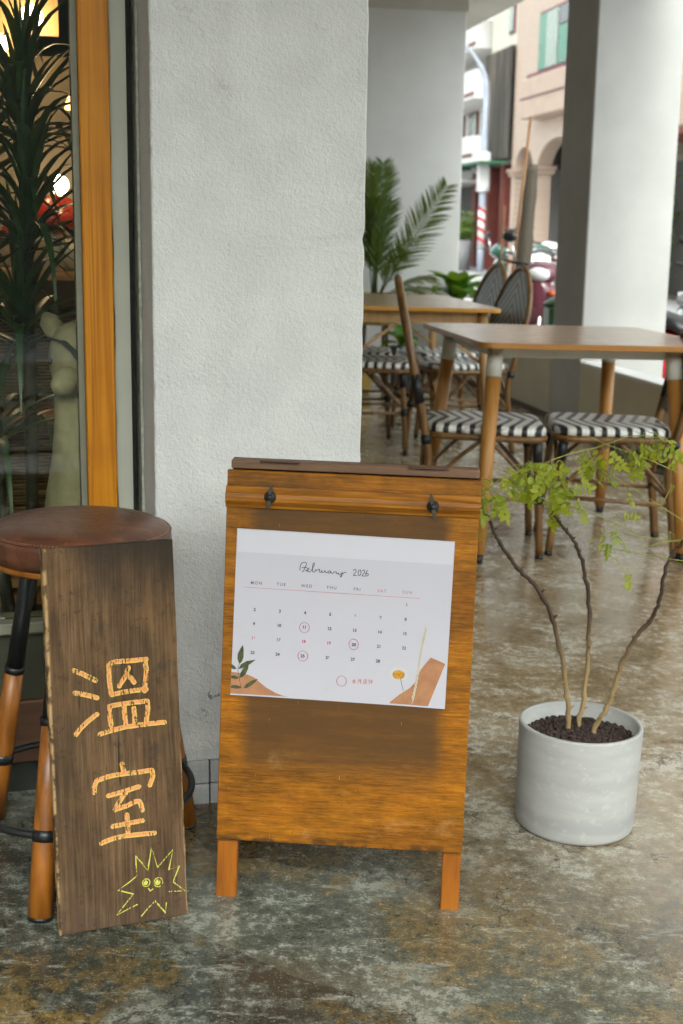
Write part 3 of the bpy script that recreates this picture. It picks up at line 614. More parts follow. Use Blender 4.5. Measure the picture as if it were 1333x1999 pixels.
SAP = {"stems":[[[0.4344,2.375,0.1499],[0.433,2.37,0.1989],[0.4224,2.36,0.263],[0.4077,2.35,0.3358],[0.3866,2.345,0.4057],[0.3572,2.34,0.458],[0.3189,2.33,0.4974],[0.2939,2.325,0.5295],[0.2737,2.32,0.5634],[0.2581,2.315,0.597],[0.2453,2.31,0.6099]],[[0.4549,2.39,0.1401],[0.46,2.4,0.188],[0.4693,2.41,0.2461],[0.472,2.42,0.3193],[0.4699,2.42,0.395],[0.456,2.42,0.4745],[0.4384,2.41,0.521],[0.4221,2.41,0.5422],[0.4023,2.4,0.5665],[0.39,2.4,0.5856]],[[0.4724,2.36,0.1504],[0.4837,2.355,0.1902],[0.504,2.35,0.2379],[0.5197,2.345,0.3097],[0.5416,2.34,0.3658],[0.5676,2.34,0.4004],[0.5806,2.335,0.4408],[0.584,2.33,0.4854],[0.5944,2.33,0.5237],[0.6125,2.325,0.5507],[0.6348,2.32,0.5926]]],"twigs":[[[0.2453,2.31,0.6099],[0.2549,2.3,0.6416],[0.284,2.29,0.6714],[0.3341,2.3,0.684]],[[0.39,2.4,0.5856],[0.379,2.39,0.6259],[0.368,2.37,0.658],[0.3838,2.36,0.6835]],[[0.3341,2.3,0.684],[0.3884,2.31,0.706],[0.4544,2.33,0.7202],[0.521,2.35,0.7383],[0.5786,2.36,0.7303]],[[0.6797,2.3,0.6254],[0.5977,2.3,0.6755],[0.5326,2.31,0.7037],[0.4631,2.33,0.7258],[0.437,2.34,0.7385]],[[0.6947,2.3,0.5468],[0.6058,2.31,0.5934],[0.532,2.33,0.6383],[0.4623,2.35,0.6781]],[[0.3862,2.4,0.6058],[0.4349,2.39,0.5952],[0.4808,2.38,0.5799],[0.5363,2.37,0.5571]],[[0.6858,2.31,0.5816],[0.6108,2.32,0.5575],[0.5563,2.33,0.542],[0.5179,2.34,0.5267]],[[0.6204,2.33,0.5478],[0.5578,2.34,0.5539],[0.5087,2.35,0.5603],[0.4954,2.36,0.5845]],[[0.7006,2.31,0.5068],[0.6136,2.32,0.517],[0.5319,2.34,0.525],[0.4609,2.36,0.5352]],[[0.4658,2.36,0.5305],[0.4976,2.35,0.5124],[0.5206,2.34,0.4818]],[[0.518,2.34,0.5248],[0.5095,2.35,0.546],[0.4923,2.36,0.5577]],[[0.2549,2.3,0.6416],[0.2372,2.3,0.6321],[0.2337,2.3,0.6044]],[[0.39,2.4,0.5856],[0.4042,2.38,0.614],[0.4155,2.37,0.6351]],[[0.2465,2.31,0.5792],[0.2357,2.31,0.5744]]],"leaves":[[[0.2574,2.3173,0.6657],-123.7,0.82,-8.0,29.0],[[0.2735,2.2877,0.6733],-58.8,0.9,-26.0,-28.0],[[0.293,2.3909,0.6623],-12.9,1.08,-25.0,-13.0],[[0.3257,2.3953,0.6737],-0.4,0.83,8.0,12.0],[[0.3289,2.3305,0.6913],-134.8,1.13,29.0,3.0],[[0.3432,2.3473,0.6777],-0.0,1.1,1.0,-6.0],[[0.3629,2.2774,0.6893],-98.1,1.08,-37.0,-32.0],[[0.3828,2.3409,0.6707],-69.9,0.92,40.0,-21.0],[[0.3233,2.3576,0.6676],-103.0,0.92,20.0,-13.0],[[0.34,2.2672,0.6631],-139.5,0.88,21.0,8.0],[[0.3206,2.2802,0.662],-72.0,0.81,16.0,28.0],[[0.3623,2.4132,0.6232],-146.9,0.9,37.0,19.0],[[0.3749,2.3555,0.6417],-11.0,0.9,-25.0,-4.0],[[0.3944,2.4135,0.6469],-93.7,0.8,-36.0,-23.0],[[0.36,2.2994,0.6724],-133.5,1.14,-6.0,-20.0],[[0.2567,2.2787,0.6461],-34.9,0.85,-37.0,-1.0],[[0.2452,2.2708,0.6282],-60.0,1.07,-7.0,34.0],[[0.2798,2.3198,0.6317],-143.7,0.95,-20.0,27.0],[[0.2844,2.2554,0.6509],-106.8,0.88,-23.0,-19.0],[[0.2981,2.2587,0.6588],7.8,1.0,39.0,-7.0],[[0.3531,2.3844,0.62],-23.4,0.97,-33.0,-20.0],[[0.3897,2.4072,0.6036],-92.8,1.03,24.0,10.0],[[0.3773,2.3613,0.6076],-33.4,0.89,34.0,32.0],[[0.3907,2.4135,0.6112],-36.4,0.82,32.0,-26.0],[[0.3965,2.2603,0.6634],-121.6,1.02,6.0,17.0],[[0.3903,2.2506,0.6565],6.8,0.8,30.0,-27.0],[[0.4248,2.3992,0.6168],-56.4,1.11,-24.0,12.0],[[0.3856,2.3815,0.6753],-69.8,0.98,-38.0,-33.0],[[0.3999,2.397,0.6821],-46.6,0.85,-11.0,19.0],[[0.3203,2.3924,0.6539],-9.3,0.83,3.0,-8.0],[[0.2478,2.2897,0.6456],-67.3,1.14,-32.0,-27.0],[[0.274,2.3371,0.635],-76.2,1.1,22.0,-30.0],[[0.3293,2.3014,0.6871],-7.8,0.95,24.0,-23.0],[[0.3611,2.2754,0.6517],-66.0,0.92,3.0,28.0],[[0.3742,2.303,0.653],-57.4,0.97,17.0,-1.0],[[0.3456,2.3941,0.6513],-89.3,1.07,39.0,9.0],[[0.4174,2.3477,0.7047],-47.9,0.77,-8.0,31.0],[[0.4303,2.341,0.6968],-92.0,0.91,-14.0,-14.0],[[0.4434,2.3113,0.6929],-107.7,0.76,36.0,23.0],[[0.4444,2.3713,0.7059],-29.9,0.95,36.0,-24.0],[[0.4549,2.3267,0.6996],-51.6,0.87,6.0,31.0],[[0.46,2.3711,0.6733],-34.0,0.99,-31.0,11.0],[[0.46,2.3106,0.7161],-42.5,0.94,9.0,23.0],[[0.4895,2.3668,0.7092],-79.7,0.98,-8.0,7.0],[[0.5019,2.3587,0.7042],-20.3,0.93,-15.0,-19.0],[[0.5033,2.3413,0.6979],-77.3,0.91,40.0,28.0],[[0.4185,2.3242,0.6949],-70.0,0.85,25.0,-15.0],[[0.5049,2.2941,0.7331],-68.8,0.75,-25.0,3.0],[[0.5327,2.3571,0.7207],-40.7,0.9,-11.0,32.0],[[0.5345,2.3162,0.7237],-47.7,0.79,-35.0,33.0],[[0.5534,2.3462,0.7164],-11.2,0.98,8.0,-13.0],[[0.5487,2.2933,0.7429],-100.9,0.81,-22.0,30.0],[[0.5336,2.2883,0.7524],-20.7,0.94,-28.0,-18.0],[[0.522,2.2944,0.7468],-80.1,0.99,-27.0,20.0],[[0.5792,2.3609,0.7237],-41.9,0.89,37.0,-17.0],[[0.4277,2.2978,0.6887],-57.6,0.79,-32.0,-33.0],[[0.4685,2.3702,0.683],-78.3,0.78,-35.0,34.0],[[0.5154,2.3172,0.7159],-81.1,0.97,16.0,16.0],[[0.5105,2.3376,0.7171],-44.5,0.99,30.0,15.0],[[0.5593,2.315,0.7261],-54.0,0.92,18.0,4.0],[[0.4886,2.345,0.5706],-60,0.62,0.0,-24.0],[[0.4753,2.345,0.5609],-100,0.62,28.0,-1.0],[[0.4986,2.345,0.5565],-60,0.62,-35.0,-23.0],[[0.4853,2.345,0.5468],-90,0.62,30.0,-17.0],[[0.4676,2.345,0.5655],-120,0.62,-9.0,13.0],[[0.5012,2.345,0.5916],0,0.62,29.0,-12.0],[[0.5211,2.345,0.4901],-80,0.62,-9.0,-5.0],[[0.5934,2.345,0.5647],-20,0.62,-38.0,26.0],[[0.4416,2.345,0.6712],-80,0.62,-38.0,32.0],[[0.5094,2.345,0.6396],-50,0.62,-28.0,-24.0],[[0.5882,2.345,0.6428],0,0.62,28.0,23.0],[[0.2449,2.345,0.5382],-140,0.62,-21.0,4.0],[[0.2579,2.345,0.5621],-150,0.62,-2.0,15.0]]}
# ---------------------------------------------------------------- the setting
def par_x(y): return 2.724 - 0.182 * y                 # inner face of the street parapet
PU = Vector((0.1788, -0.9839, 0))                      # along the parapet, towards the camera
PR = Vector((0.9839, 0.1788, 0))                       # out to the street
def sheet(name, pts, mat, kind='structure'):
    o = MB().add(pts, [tuple(range(len(pts)))]).build(name, mat, None, fix=False)
    o['kind'] = kind; return o
def road_z(y): return -0.20 + 0.012 * (y - 8)
fl_pts = [(-6, -6), (par_x(-6)+0.2, -6), (par_x(14)+0.2, 14), (-6, 14)]
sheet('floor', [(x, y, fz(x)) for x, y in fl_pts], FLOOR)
sheet('ground', [(-400, -400, -1.2), (400, -400, -1.2), (400, 400, -1.2), (-400, 400, -1.2)], GROUND)
sheet('road', [(-25, -60, road_z(-60)), (45, -60, road_z(-60)), (45, 90, road_z(90)), (-25, 90, road_z(90))], ASPHALT)
kb = MB()
for y0, y1 in ((-6, 14),):
    a, b = (par_x(y0)+0.2, y0), (par_x(y1)+0.2, y1)
    kb.add([(a[0], a[1], fz(a[0])-0.001), (b[0], b[1], fz(b[0])-0.001), (b[0]+0.02, b[1], fz(b[0])-0.6), (a[0]+0.02, a[1], fz(a[0])-0.6)], [(0, 1, 2, 3)])
o = kb.build('kerb', PAVING); o['kind'] = 'structure'
cl = MB(); cz0, cz1 = 2.74, 3.05
cp = [(-6, -0.8), (par_x(-0.8)+0.42, -0.8), (par_x(14)+0.42, 14), (-6, 14)]
cl.prism(cp, cz0, cz1)
o = cl.build('ceiling', CEIL); o['kind'] = 'structure'

# shop front frame: local x along the front, local y into the shop
SHOP_O = (-0.338, 2.363, 0.0); SHOP_YAW = radians(17)
pier = thing('pier', 'white rough stucco pier behind the calendar board', 'pillar', SHOP_O, SHOP_YAW, tilt=False)
PW = 0.391
b = MB(); random.seed(2)
ring_ = [(0.0, 0.0045), (0.0013, 0.0013), (0.0045, 0.0), (PW*0.25, 0), (PW*0.5, 0), (PW*0.75, 0), (PW-0.0045, 0.0), (PW-0.0013, 0.0013), (PW, 0.0045), (PW, 0.40), (0, 0.40)]
rows_ = 130; vs_ = []
for i in range(rows_+1):                                             # hand-floated arrises wander and chip a little
    z = 0.0945 + (2.74-0.0945)*i/rows_
    jl, jr = random.gauss(0, 0.0007), random.gauss(0, 0.0007)
    if random.random() < 0.07: jl += random.uniform(0.001, 0.003)
    if random.random() < 0.07: jr += random.uniform(0.001, 0.003)
    for k, (x, y) in enumerate(ring_):
        if k < 3: vs_.append((x + abs(jl)*(1 if k != 2 else .3), y + abs(jl)*(1 if k != 0 else .3), z))
        elif 5 < k < 9: vs_.append((x - abs(jr)*(1 if k != 6 else .3), y + abs(jr)*(1 if k != 8 else .3), z))
        else: vs_.append((x, y, z))
nr = len(ring_)
fs_ = [(i*nr+k, i*nr+(k+1) % nr, (i+1)*nr+(k+1) % nr, (i+1)*nr+k) for i in range(rows_) for k in range(nr)]
fs_ += [tuple(reversed(range(nr))), tuple(rows_*nr+k for k in range(nr))]
b.add(vs_, fs_); b.build('plaster_body', STUCCO, pier)
MB().box(0.003, PW-0.003, 0.006, 0.39, -0.03, 0.0945).build('plinth_core', plain('dark_joint', (0.05, 0.05, 0.052), 0.9), pier)
tile_m = None
def m_tilepaint():
    t = NT('painted_tile'); v = t.co()
    n = t.noise(v, 130, 4, 0.6)
    c = t.mix(t.ss(t.noise(v, 14, 5), 0.4, 0.7), (0.40, 0.41, 0.41), (0.52, 0.53, 0.52))
    return t.pbr(c, 0.75, t.bump(n, 0.6, 0.005))
TILE = m_tilepaint()
tw = PW / 8
proto = MB().box(0.0015, tw-0.0015, 0.0, 0.012, 0.0015, 0.0475, 0.0015).mesh('tile'); proto.materials.append(TILE)
for r in range(2):
    for k in range(8):
        share(proto, 'tile', pier, (k*tw, 0.0005*((k*7+r*3) % 3), 0.0445 - 0.049*r))
# side wall of the shop behind the pier, unseen; dark colour put in to cut bounce light
sw = thing('side_wall', 'unseen shop side wall behind the stucco pier, darkened to cut bounce light', 'wall', SHOP_O, SHOP_YAW, tilt=False)
MB().box(0.20, 0.385, 0.402, 7.2, -0.1, 2.74).build('wall_body', plain('dark_low_bounce', (0.16, 0.13, 0.085), 0.6, 0.25, 4), sw)

# street pillar
pil = thing('street_pillar', 'smooth white square pillar at the street edge, right of the tables', 'pillar', (1.343, 7.578, 0), radians(10.3), tilt=False)
MB().box(0, 0.50, 0, 0.50, -0.25, 2.74, 0.006).build('plaster_body', m_plaster('dimmed_plaster', (0.42, 0.42, 0.41), (0.48, 0.48, 0.47)), pil)  # white plaster darkened in its colour to tame the strong light here
# far pillar
fp = thing('far_pillar', 'broad white pillar behind the palm at the end of the arcade', 'pillar', (0.862, 10.32, 0), radians(10.3), tilt=False)
MB().box(-1.5, 0, 0, 0.6, -0.1, 2.74, 0.006).build('plaster_body', PLASTER, fp)
bm_ = thing('ceiling_beam', 'painted concrete beam across the arcade above the far pillar', 'beam', (0.862, 10.32, 0), radians(10.3), tilt=False)
MB().box(-1.6, 0.012, -0.012, 0.5, 2.66, 2.739).build('beam_body', CEIL, bm_)

# parapet (two runs, either side of the pillar)
def parapet(name, label, p0, L):
    root = thing(name, label, 'parapet', (p0[0], p0[1], 0), atan2(-PU.y, -PU.x), tilt=False)   # local x away from the camera, local y to the arcade
    MB().box(0, L, -0.12, 0, -0.3, 0.352).build('wall_body', BEIGE, root)
    MB().box(-0.002, L+0.002, -0.124, 0.003, 0.352, 0.374, 0.003).build('coping', PLASTER, root)
    MB().box(0, L, 0.0005, 0.012, -0.06, 0.012).build('base_strip', DARKWOOD, root)
    return root
K = Vector((1.343, 7.578, 0))
n0 = K + PU*5.0
parapet('street_parapet', 'low beige parapet with a white coping in front of the white pillar', (n0.x, n0.y), 4.995)
k2 = K - PU*0.505
parapet('street_parapet', 'low beige parapet between the white pillar and the far pillar', (k2.x, k2.y), 2.25)

# ---------------------------------------------------------------- shop window
win = thing('shop_window', 'shop window with an orange wooden post and grey trim beside the pier', 'window', SHOP_O, SHOP_YAW, tilt=False)
zt = 2.72
MB().box(-0.0055, -0.0005, 0.120, 0.20, 0.02, zt).build('trim_edge', GREYEDGE, win)
MB().box(-0.0225, -0.0055, 0.170, 0.20, 0.02, zt).build('dark_channel', DARKGAP, win)
b = MB(); pts = []
N = 60
for i in range(N+1):                                                   # trim with a wavy sealant edge
    z = 0.02 + (zt-0.02)*i/N
    w = 0.0012*sin(i*1.7) + 0.0009*sin(i*0.63+1)
    pts.append((-0.0515 + w, z))
b.prism([(-0.0225, 0.02)] + pts + [(-0.0225, zt)], 0.118, 0.17, 'y'); b.build('grey_trim', GREYTRIM, win)
MB().box(-0.1070, -0.0535, 0.106, 0.165, 0.0, zt, 0.002).build('wooden_post', PINE, win)
MB().box(-0.1185, -0.1075, 0.122, 0.15, 0.36, zt).build('glazing_bead', BEAD, win)
MB().box(-2.4, -0.1185, 0.134, 0.142, 0.36, zt).build('glass_pane', GLASS, win)
MB().box(-2.4, -0.1075, 0.105, 0.19, 0.335, 0.358, 0.004).build('sill', BEAD, win)
MB().box(-2.4, -0.1075, 0.13, 0.17, 0.20, 0.334).build('upper_panel', OLIVEPANEL, win)
MB().box(-2.4, -0.1075, 0.118, 0.17, 0.075, 0.199, 0.003).build('wooden_rail', DARKWOOD, win)
MB().box(-2.4, -0.1075, 0.135, 0.17, -0.02, 0.0745).build('kick_panel', DARKGAP, win)

# room behind the glass
def room_part(name, label, args, mat, cat='wall', kind=None):
    root = thing(name, label, cat, SHOP_O, SHOP_YAW, tilt=False)
    if kind: root['kind'] = kind
    MB().box(*args).build('surface', mat, root); return root
rm = bpy.data.objects.new('shop_floor', MB().box(-3.2, 0.19, 0.18, 4.2, 0.03, 0.06).mesh('shop_floor')); rm.data.materials.append(SHELFWOOD)
COL.objects.link(rm); rm.location = SHOP_O; rm.rotation_euler = (0, 0, SHOP_YAW); rm['kind'] = 'structure'
def struct_box(name, args, mat):
    o = MB().box(*args).build(name, mat); o.location = SHOP_O; o.rotation_euler = (0, 0, SHOP_YAW); o['kind'] = 'structure'; return o
struct_box('shop_ceiling', (-3.2, 0.19, 0.2, 4.2, 2.45, 2.52), ROOMWALL)
struct_box('shop_back_wall', (-3.2, 0.19, 4.2, 4.3, 0, 2.6), ROOMWALL)
struct_box('shop_left_wall', (-3.3, -3.2, 0.2, 4.3, 0, 2.6), ROOMWALL)
struct_box('shop_partition', (0.135, 0.19, 0.402, 4.2, 0, 2.6), ROOMWALL)

# unseen house added behind the camera to block low sky and glass reflections
rb = thing('rear_light_blocker', 'unseen grey-green house added behind the viewer to darken the glass reflections', 'building', (0, -14, 0), 0, tilt=False)
MB().box(-14, 22, -6, 0, -1, 5.2).build('wall', plain('dull_blocker', (0.13, 0.135, 0.11), 0.85, 0.25, 0.6), rb)
for k in range(9):
    w_ = MB().box(-12+3.8*k, -10.2+3.8*k, 0.001, 0.05, 0.6, 2.3).build('window', DARKGAP, rb)

nw = thing('left_light_blocker', 'unseen dark wall added left of the view to shade the left side', 'wall', (-2.3, 1.6, 0), radians(0), tilt=False)  # added out of view to keep light off the left side
MB().box(-0.25, 0, -2.4, 0.0, -0.1, 2.739).build('wall_body', plain('dark_blocker', (0.075, 0.07, 0.05), 0.8, 0.2, 3), nw)
# ---------------------------------------------------------------- A-board
B_LOC, B_YAW, LEAN = (0.0014, 2.0061, -0.000025), radians(-3.346), radians(6)
ab = thing('sandwich_board', 'orange varnished wooden A-board with two wing nuts holding its top rail', 'signboard', B_LOC, B_YAW)
LX = Matrix.Rotation(-LEAN, 4, 'X')
HW = 0.2015
MB(LX).box(-HW, HW, 0.0, 0.012, 0.1030, 0.7125, 0.0012).build('front_panel', PLY, ab)
for x0, x1 in ((-0.2015, -0.168), (0.1705, 0.2005)):
    MB(LX).box(x0, x1, 0.0125, 0.034, -0.0015, 0.70, 0.0015).build('leg', LEGWOOD, ab)
# moulded rail: profile swept along x
prof = [(0.0, 0.6525), (-0.004, 0.6530), (-0.0055, 0.6570), (-0.0075, 0.6600), (-0.0115, 0.6640), (-0.0125, 0.6700), (-0.0115, 0.6760), (-0.0075, 0.6800), (-0.0055, 0.6835), (-0.004, 0.6865), (0.0, 0.6875)]
r = MB(LX); r.prism([(-p[0] if False else p[0], p[1]) for p in prof], -HW-0.001, HW+0.001, 'x'); r.build('clamp_rail', TEAK, ab)
for wx, wz, ang in ((-0.1306, 0.6725, 6), (0.1276, 0.6692, -12)):
    g = MB(LX)
    g.xf = LX @ Matrix.Translation((wx, -0.0125, wz)) @ Matrix.Rotation(radians(90), 4, 'X')
    g.lathe([(0.0, 0.0), (0.0098, 0.0), (0.0098, 0.0012), (0.0072, 0.0018), (0.0068, 0.006), (0.0052, 0.0085), (0.0036, 0.009), (0.0036, 0.0125), (0.0, 0.0125)], 16)
    nut = g.build('wing_nut', IRON, ab)
    for sgn in (1, -1):
        w = MB(); w.xf = LX @ Matrix.Translation((wx, -0.0125, wz)) @ Matrix.Rotation(radians(ang), 4, 'Y')
        w.prism([(-0.0032, 0.004*sgn), (0.0032, 0.004*sgn), (0.0026, 0.012*sgn), (0.0018, 0.0195*sgn), (-0.0002, 0.0215*sgn), (-0.0022, 0.018*sgn), (-0.003, 0.011*sgn)], -0.0085, -0.0055, 'y')
        w.build('wing', IRON, nut)
# rear half, hinged at the top
RL = Matrix.Translation((0, 0.050, 0)) @ Matrix.Translation((0, 0.055, 0.715)) @ Matrix.Rotation(radians(14), 4, 'X') @ Matrix.Translation((0, -0.055, -0.715))
RL = Matrix.Translation((0, 0.089, 0.722)) @ Matrix.Rotation(radians(15), 4, 'X') @ Matrix.Translation((0, 0, -0.722))
MB(RL).box(-0.1955, 0.1985, 0.0, 0.012, 0.11, 0.722, 0.0012).build('rear_panel', DARKWOOD, ab)
for x0, x1 in ((-0.1955, -0.162), (0.165, 0.1985)):
    MB(RL).box(x0, x1, 0.0125, 0.03, -0.022, 0.70, 0.0015).build('leg', LEGWOOD, ab)
MB().box(-0.1960, 0.1990, 0.0765, 0.1025, 0.7105, 0.7240, 0.0012).build('top_bar', TOPWOOD, ab)
for hx in (-0.118, 0.118):
    h = MB(); h.box(hx-0.032, hx+0.032, 0.0685, 0.096, 0.7241, 0.7248); h.tube([(hx-0.032, 0.0750, 0.7240), (hx+0.032, 0.0750, 0.7240)], 0.0016, 8)
    h.build('hinge', DARKWOOD, ab)

# ---------------------------------------------------------------- calendar sheet
cal = thing('calendar_sheet', 'white February calendar print stuck on the orange A-board', 'calendar', B_LOC, B_YAW)
def bp(u, v, off):                                   # the sheet lifts a little at its free lower corners
    e = max(0.0, min(1.0, (0.42-v)/0.08)); k = min(1.0, abs(u+0.011)/0.175)
    return LX @ Vector((u, -off - 0.0042*e*e*k**3 - 0.0008*(1-min(1.0, abs(v-0.48)/0.13))*sin((u+0.2)*17)**2, v))
b = MB()
NX, NZ = 24, 18
cTL, cTR, cBL, cBR = (-0.1831, 0.6188), (0.1652, 0.6136), (-0.1854, 0.3471), (0.1619, 0.3422)
def cpt(s, t):
    top = [cTL[i] + (cTR[i]-cTL[i])*s for i in (0, 1)]; bot = [cBL[i] + (cBR[i]-cBL[i])*s for i in (0, 1)]
    return [bot[i] + (top[i]-bot[i])*t for i in (0, 1)]
vs_ = []; fs_ = []
for layer in (0.0012, 0.0007):
    for j in range(NZ+1):
        for i in range(NX+1):
            u, v = cpt(i/NX, j/NZ); vs_.append(bp(u, v, layer))
q = (NX+1)*(NZ+1)
for j in range(NZ):
    for i in range(NX):
        a = j*(NX+1)+i
        fs_.append((a, a+1, a+NX+2, a+NX+1)); fs_.append((q+a, q+a+NX+1, q+a+NX+2, q+a+1))
for i in range(NX):
    fs_.append((i, q+i, q+i+1, i+1)); t_ = NZ*(NX+1)+i; fs_.append((t_, t_+1, q+t_+1, q+t_))
for j in range(NZ):
    a = j*(NX+1); c_ = a+NX+1; fs_.append((a, c_, q+c_, q+a)); a += NX; c_ += NX; fs_.append((a, q+a, q+c_, c_))
b.add(vs_, fs_); b.build('sheet', PAPER, cal)
# paler strip along the top of the sheet
u0, u1 = cpt(0.004, 0.862), cpt(0.996, 0.862); u2, u3 = cpt(0.996, 0.994), cpt(0.004, 0.994)
MB().add([bp(*p, 0.0014) for p in (u0, u1, u2, u3)], [(0, 1, 2, 3)]).build('pale_strip', PAPERW, cal)
def strokes(name, lst, w, mat, off=0.0016, smooth=True):
    b = MB()
    for st in lst:
        pts = [(p.x, p.y) for p in bez([(p[0], p[1], 0) for p in st], 4)] if (smooth and len(st) > 2) else st
        b.ribbon(pts, w, bp, off)
    return b.build(name, mat, cal)
def poly(name, pts, mat, off):
    return MB().add([bp(p[0], p[1], off) for p in pts], [tuple(range(len(pts)))]).build(name, mat, cal)
SL = atan2(cTR[1]-cTL[1], cTR[0]-cTL[0])
def text(name, s, at, size, mat, off=0.0016, bold=0.0, space=1.0):
    cu = bpy.data.curves.new(name, 'FONT'); cu.body = s; cu.size = size; cu.align_x = 'CENTER'; cu.align_y = 'CENTER'
    cu.offset = bold; cu.space_character = space
    tmp = bpy.data.objects.new(name, cu); COL.objects.link(tmp)
    bpy.context.view_layer.update()
    me = bpy.data.meshes.new_from_object(tmp.evaluated_get(bpy.context.evaluated_depsgraph_get()))
    bpy.data.objects.remove(tmp)
    for v in me.vertices:
        x, y = v.co.x, v.co.y
        u = at[0] + x*cos(SL) - y*sin(SL); w = at[1] + x*sin(SL) + y*cos(SL)
        v.co = bp(u, w, off)
    me.materials.clear(); me.materials.append(mat)
    o = bpy.data.objects.new(name, me); COL.objects.link(o); o.parent = cal; return o
strokes('title_lettering', CAL['title'], 0.0011, INK)
strokes('year_lettering', CAL['year'], 0.0011, INK)
for i, (s, p) in enumerate(CAL['wk']):
    text('weekday_lettering', s, p, 0.0068, INKG if i < 5 else INKP, space=1.35, bold=0.00006)
strokes('header_rule', [CAL['line']], 0.0006, INKB)
for d, p in CAL['dates']:
    mm = INKR if d in (16, 18, 19) else (INKG if d in (1, 7, 8, 14, 15, 17, 21, 22) else INK)
    text('date_numeral', str(d), p, 0.0068, mm, bold=0.00022)
random.seed(3)
for c_ in CAL['rings']:
    b = MB()
    for rr in range(2):
        ex, ey, ph = random.uniform(.92, 1.05), random.uniform(.95, 1.08), random.uniform(0, 6)
        pts = [(c_[0]+0.0081*ex*cos(ph+a*0.21), c_[1]+0.0081*ey*sin(ph+a*0.21)) for a in range(31)]
        b.ribbon(pts, 0.0007, bp, 0.0017)
    b.build('pencil_ring', INKP, cal)
strokes('closed_day_note', CAL['note'], 0.0007, INKB, smooth=False)
poly('clay_hill_print', CAL['clayL'], CLAY, 0.0015); poly('clay_hill_print', CAL['clayR'], CLAY, 0.0015)
strokes('sprig_stem_print', [CAL['sprig']], 0.0008, PLEAF, 0.0017)
for lf in CAL['leaves']: poly('leaf_print', lf, PLEAF, 0.0019)
fc = CAL['flower']
b = MB()
for p in CAL['petals']: b.ribbon([fc, p], 0.0042, bp, 0.00165)
b.build('petal_print', PPETAL, cal)
poly('flower_disc_print', [(fc[0]+0.0100*cos(a*0.3142), fc[1]+0.0075*sin(a*0.3142)) for a in range(20)], PGOLD, 0.0019)
strokes('flower_stem_print', [CAL['flstem']], 0.0008, PLEAF, 0.0017)
b = MB(); gpts = bez([(p[0], p[1], 0) for p in CAL['grass']], 6)
b.ribbon([(p.x, p.y) for p in gpts], 0.0008, bp, 0.0020)
for i, p in enumerate(gpts[3:-2]):
    sg = 1 if i % 2 else -1; L = 0.0065
    b.ribbon([(p.x, p.y), (p.x+sg*0.0014, p.y+L*0.55), (p.x+sg*0.0008, p.y+L)], 0.0016, bp, 0.0021)
b.build('grass_print', PCREAM, cal)

# ---------------------------------------------------------------- leaning plank with chalk writing
P_LOC, P_YAW, P_LEAN = (-0.3321, 1.9256, 0.006), radians(22.458), radians(9.5)
PX = Matrix.Rotation(-P_LEAN, 4, 'X')
pk = thing('chalked_plank', 'weathered brown plank with chalked characters and a doodled sun, leaning on the stool', 'plank', P_LOC, P_YAW)
b = MB(); random.seed(11)
# plank outline slightly uneven
out = []
for i in range(21): out.append((-0.1028 - 0.0035*i/20 + random.uniform(-.0005, .0005), 0.6055*i/20))
for i in range(1, 13): out.append((-0.1063 + (0.1003+0.1063)*i/12, 0.6040 + 0.0035*i/12 + random.uniform(-.0005, .0005)))
for i in range(1, 21): out.append((0.1003 + 0.0025*i/20 + random.uniform(-.0005, .0005), 0.6075*(1-i/20)))
for i in range(1, 8): out.append((0.1028 - 0.2056*i/8, random.uniform(0, .0005)))
n_ = len(out); cx_, cz_ = 0, .30
ins = [(p[0]*(1-0.0018/0.1), p[1] + (0.0016 if p[1] < .3 else -0.0016)*(abs(p[1]-.3)/.3)) for p in out]
vs_ = [(p[0], 0.0, p[1]) for p in ins] + [(p[0], 0.0018, p[1]) for p in out] + [(p[0], 0.0192, p[1]) for p in out] + [(p[0], 0.021, p[1]) for p in ins]
fs_ = [tuple(range(n_)), tuple(reversed(range(3*n_, 4*n_)))]
for L in range(3):
    for k in range(n_): fs_.append((L*n_+k, L*n_+(k+1) % n_, (L+1)*n_+(k+1) % n_, (L+1)*n_+k))
b.xf = PX; b.add(vs_, fs_); b.build('board', PLANK, pk)
def pp(u, v, off): return PX @ Vector((u, -off, v))
def chalk(name, sts, w, mat, off, sm=True):
    b = MB(); random.seed(5)
    for st in sts:
        pts = [(p.x + random.uniform(-.0003, .0003), p.y + random.uniform(-.0003, .0003)) for p in bez([(p[0], p[1], 0) for p in st], 5 if sm else 3)] if len(st) > 2 and sm else st
        b.ribbon(pts, w, pp, off)
    o = b.build(name, mat, pk); return o
for i, st in enumerate(CHALK['ch']):
    chalk('chalk_stroke', [st], 0.0076, CHALK_Y, 0.0004)
    sh = 0.0008
    chalk('chalk_stroke', [[(p[0]-sh*0.6, p[1]+sh) for p in st]], 0.0047, CHALK_O, 0.0008)
chalk('chalk_sun_outline', CHALK['fine'], 0.0017, CHALK_L, 0.0005, sm=False)
for c_, rr in CHALK['eyes']:
    b = MB()
    ring = [(c_[0]+rr*cos(a*.3), c_[1]+rr*1.02*sin(a*.3)) for a in range(22)]
    b.ribbon(ring, 0.0014, pp, 0.0005, False)
    b.add([pp(c_[0]-rr*.15+rr*.6*cos(a*.45), c_[1]+rr*.65*sin(a*.45), 0.0006) for a in range(14)], [tuple(range(14))])
    b.build('chalk_sun_eye', CHALK_L, pk)

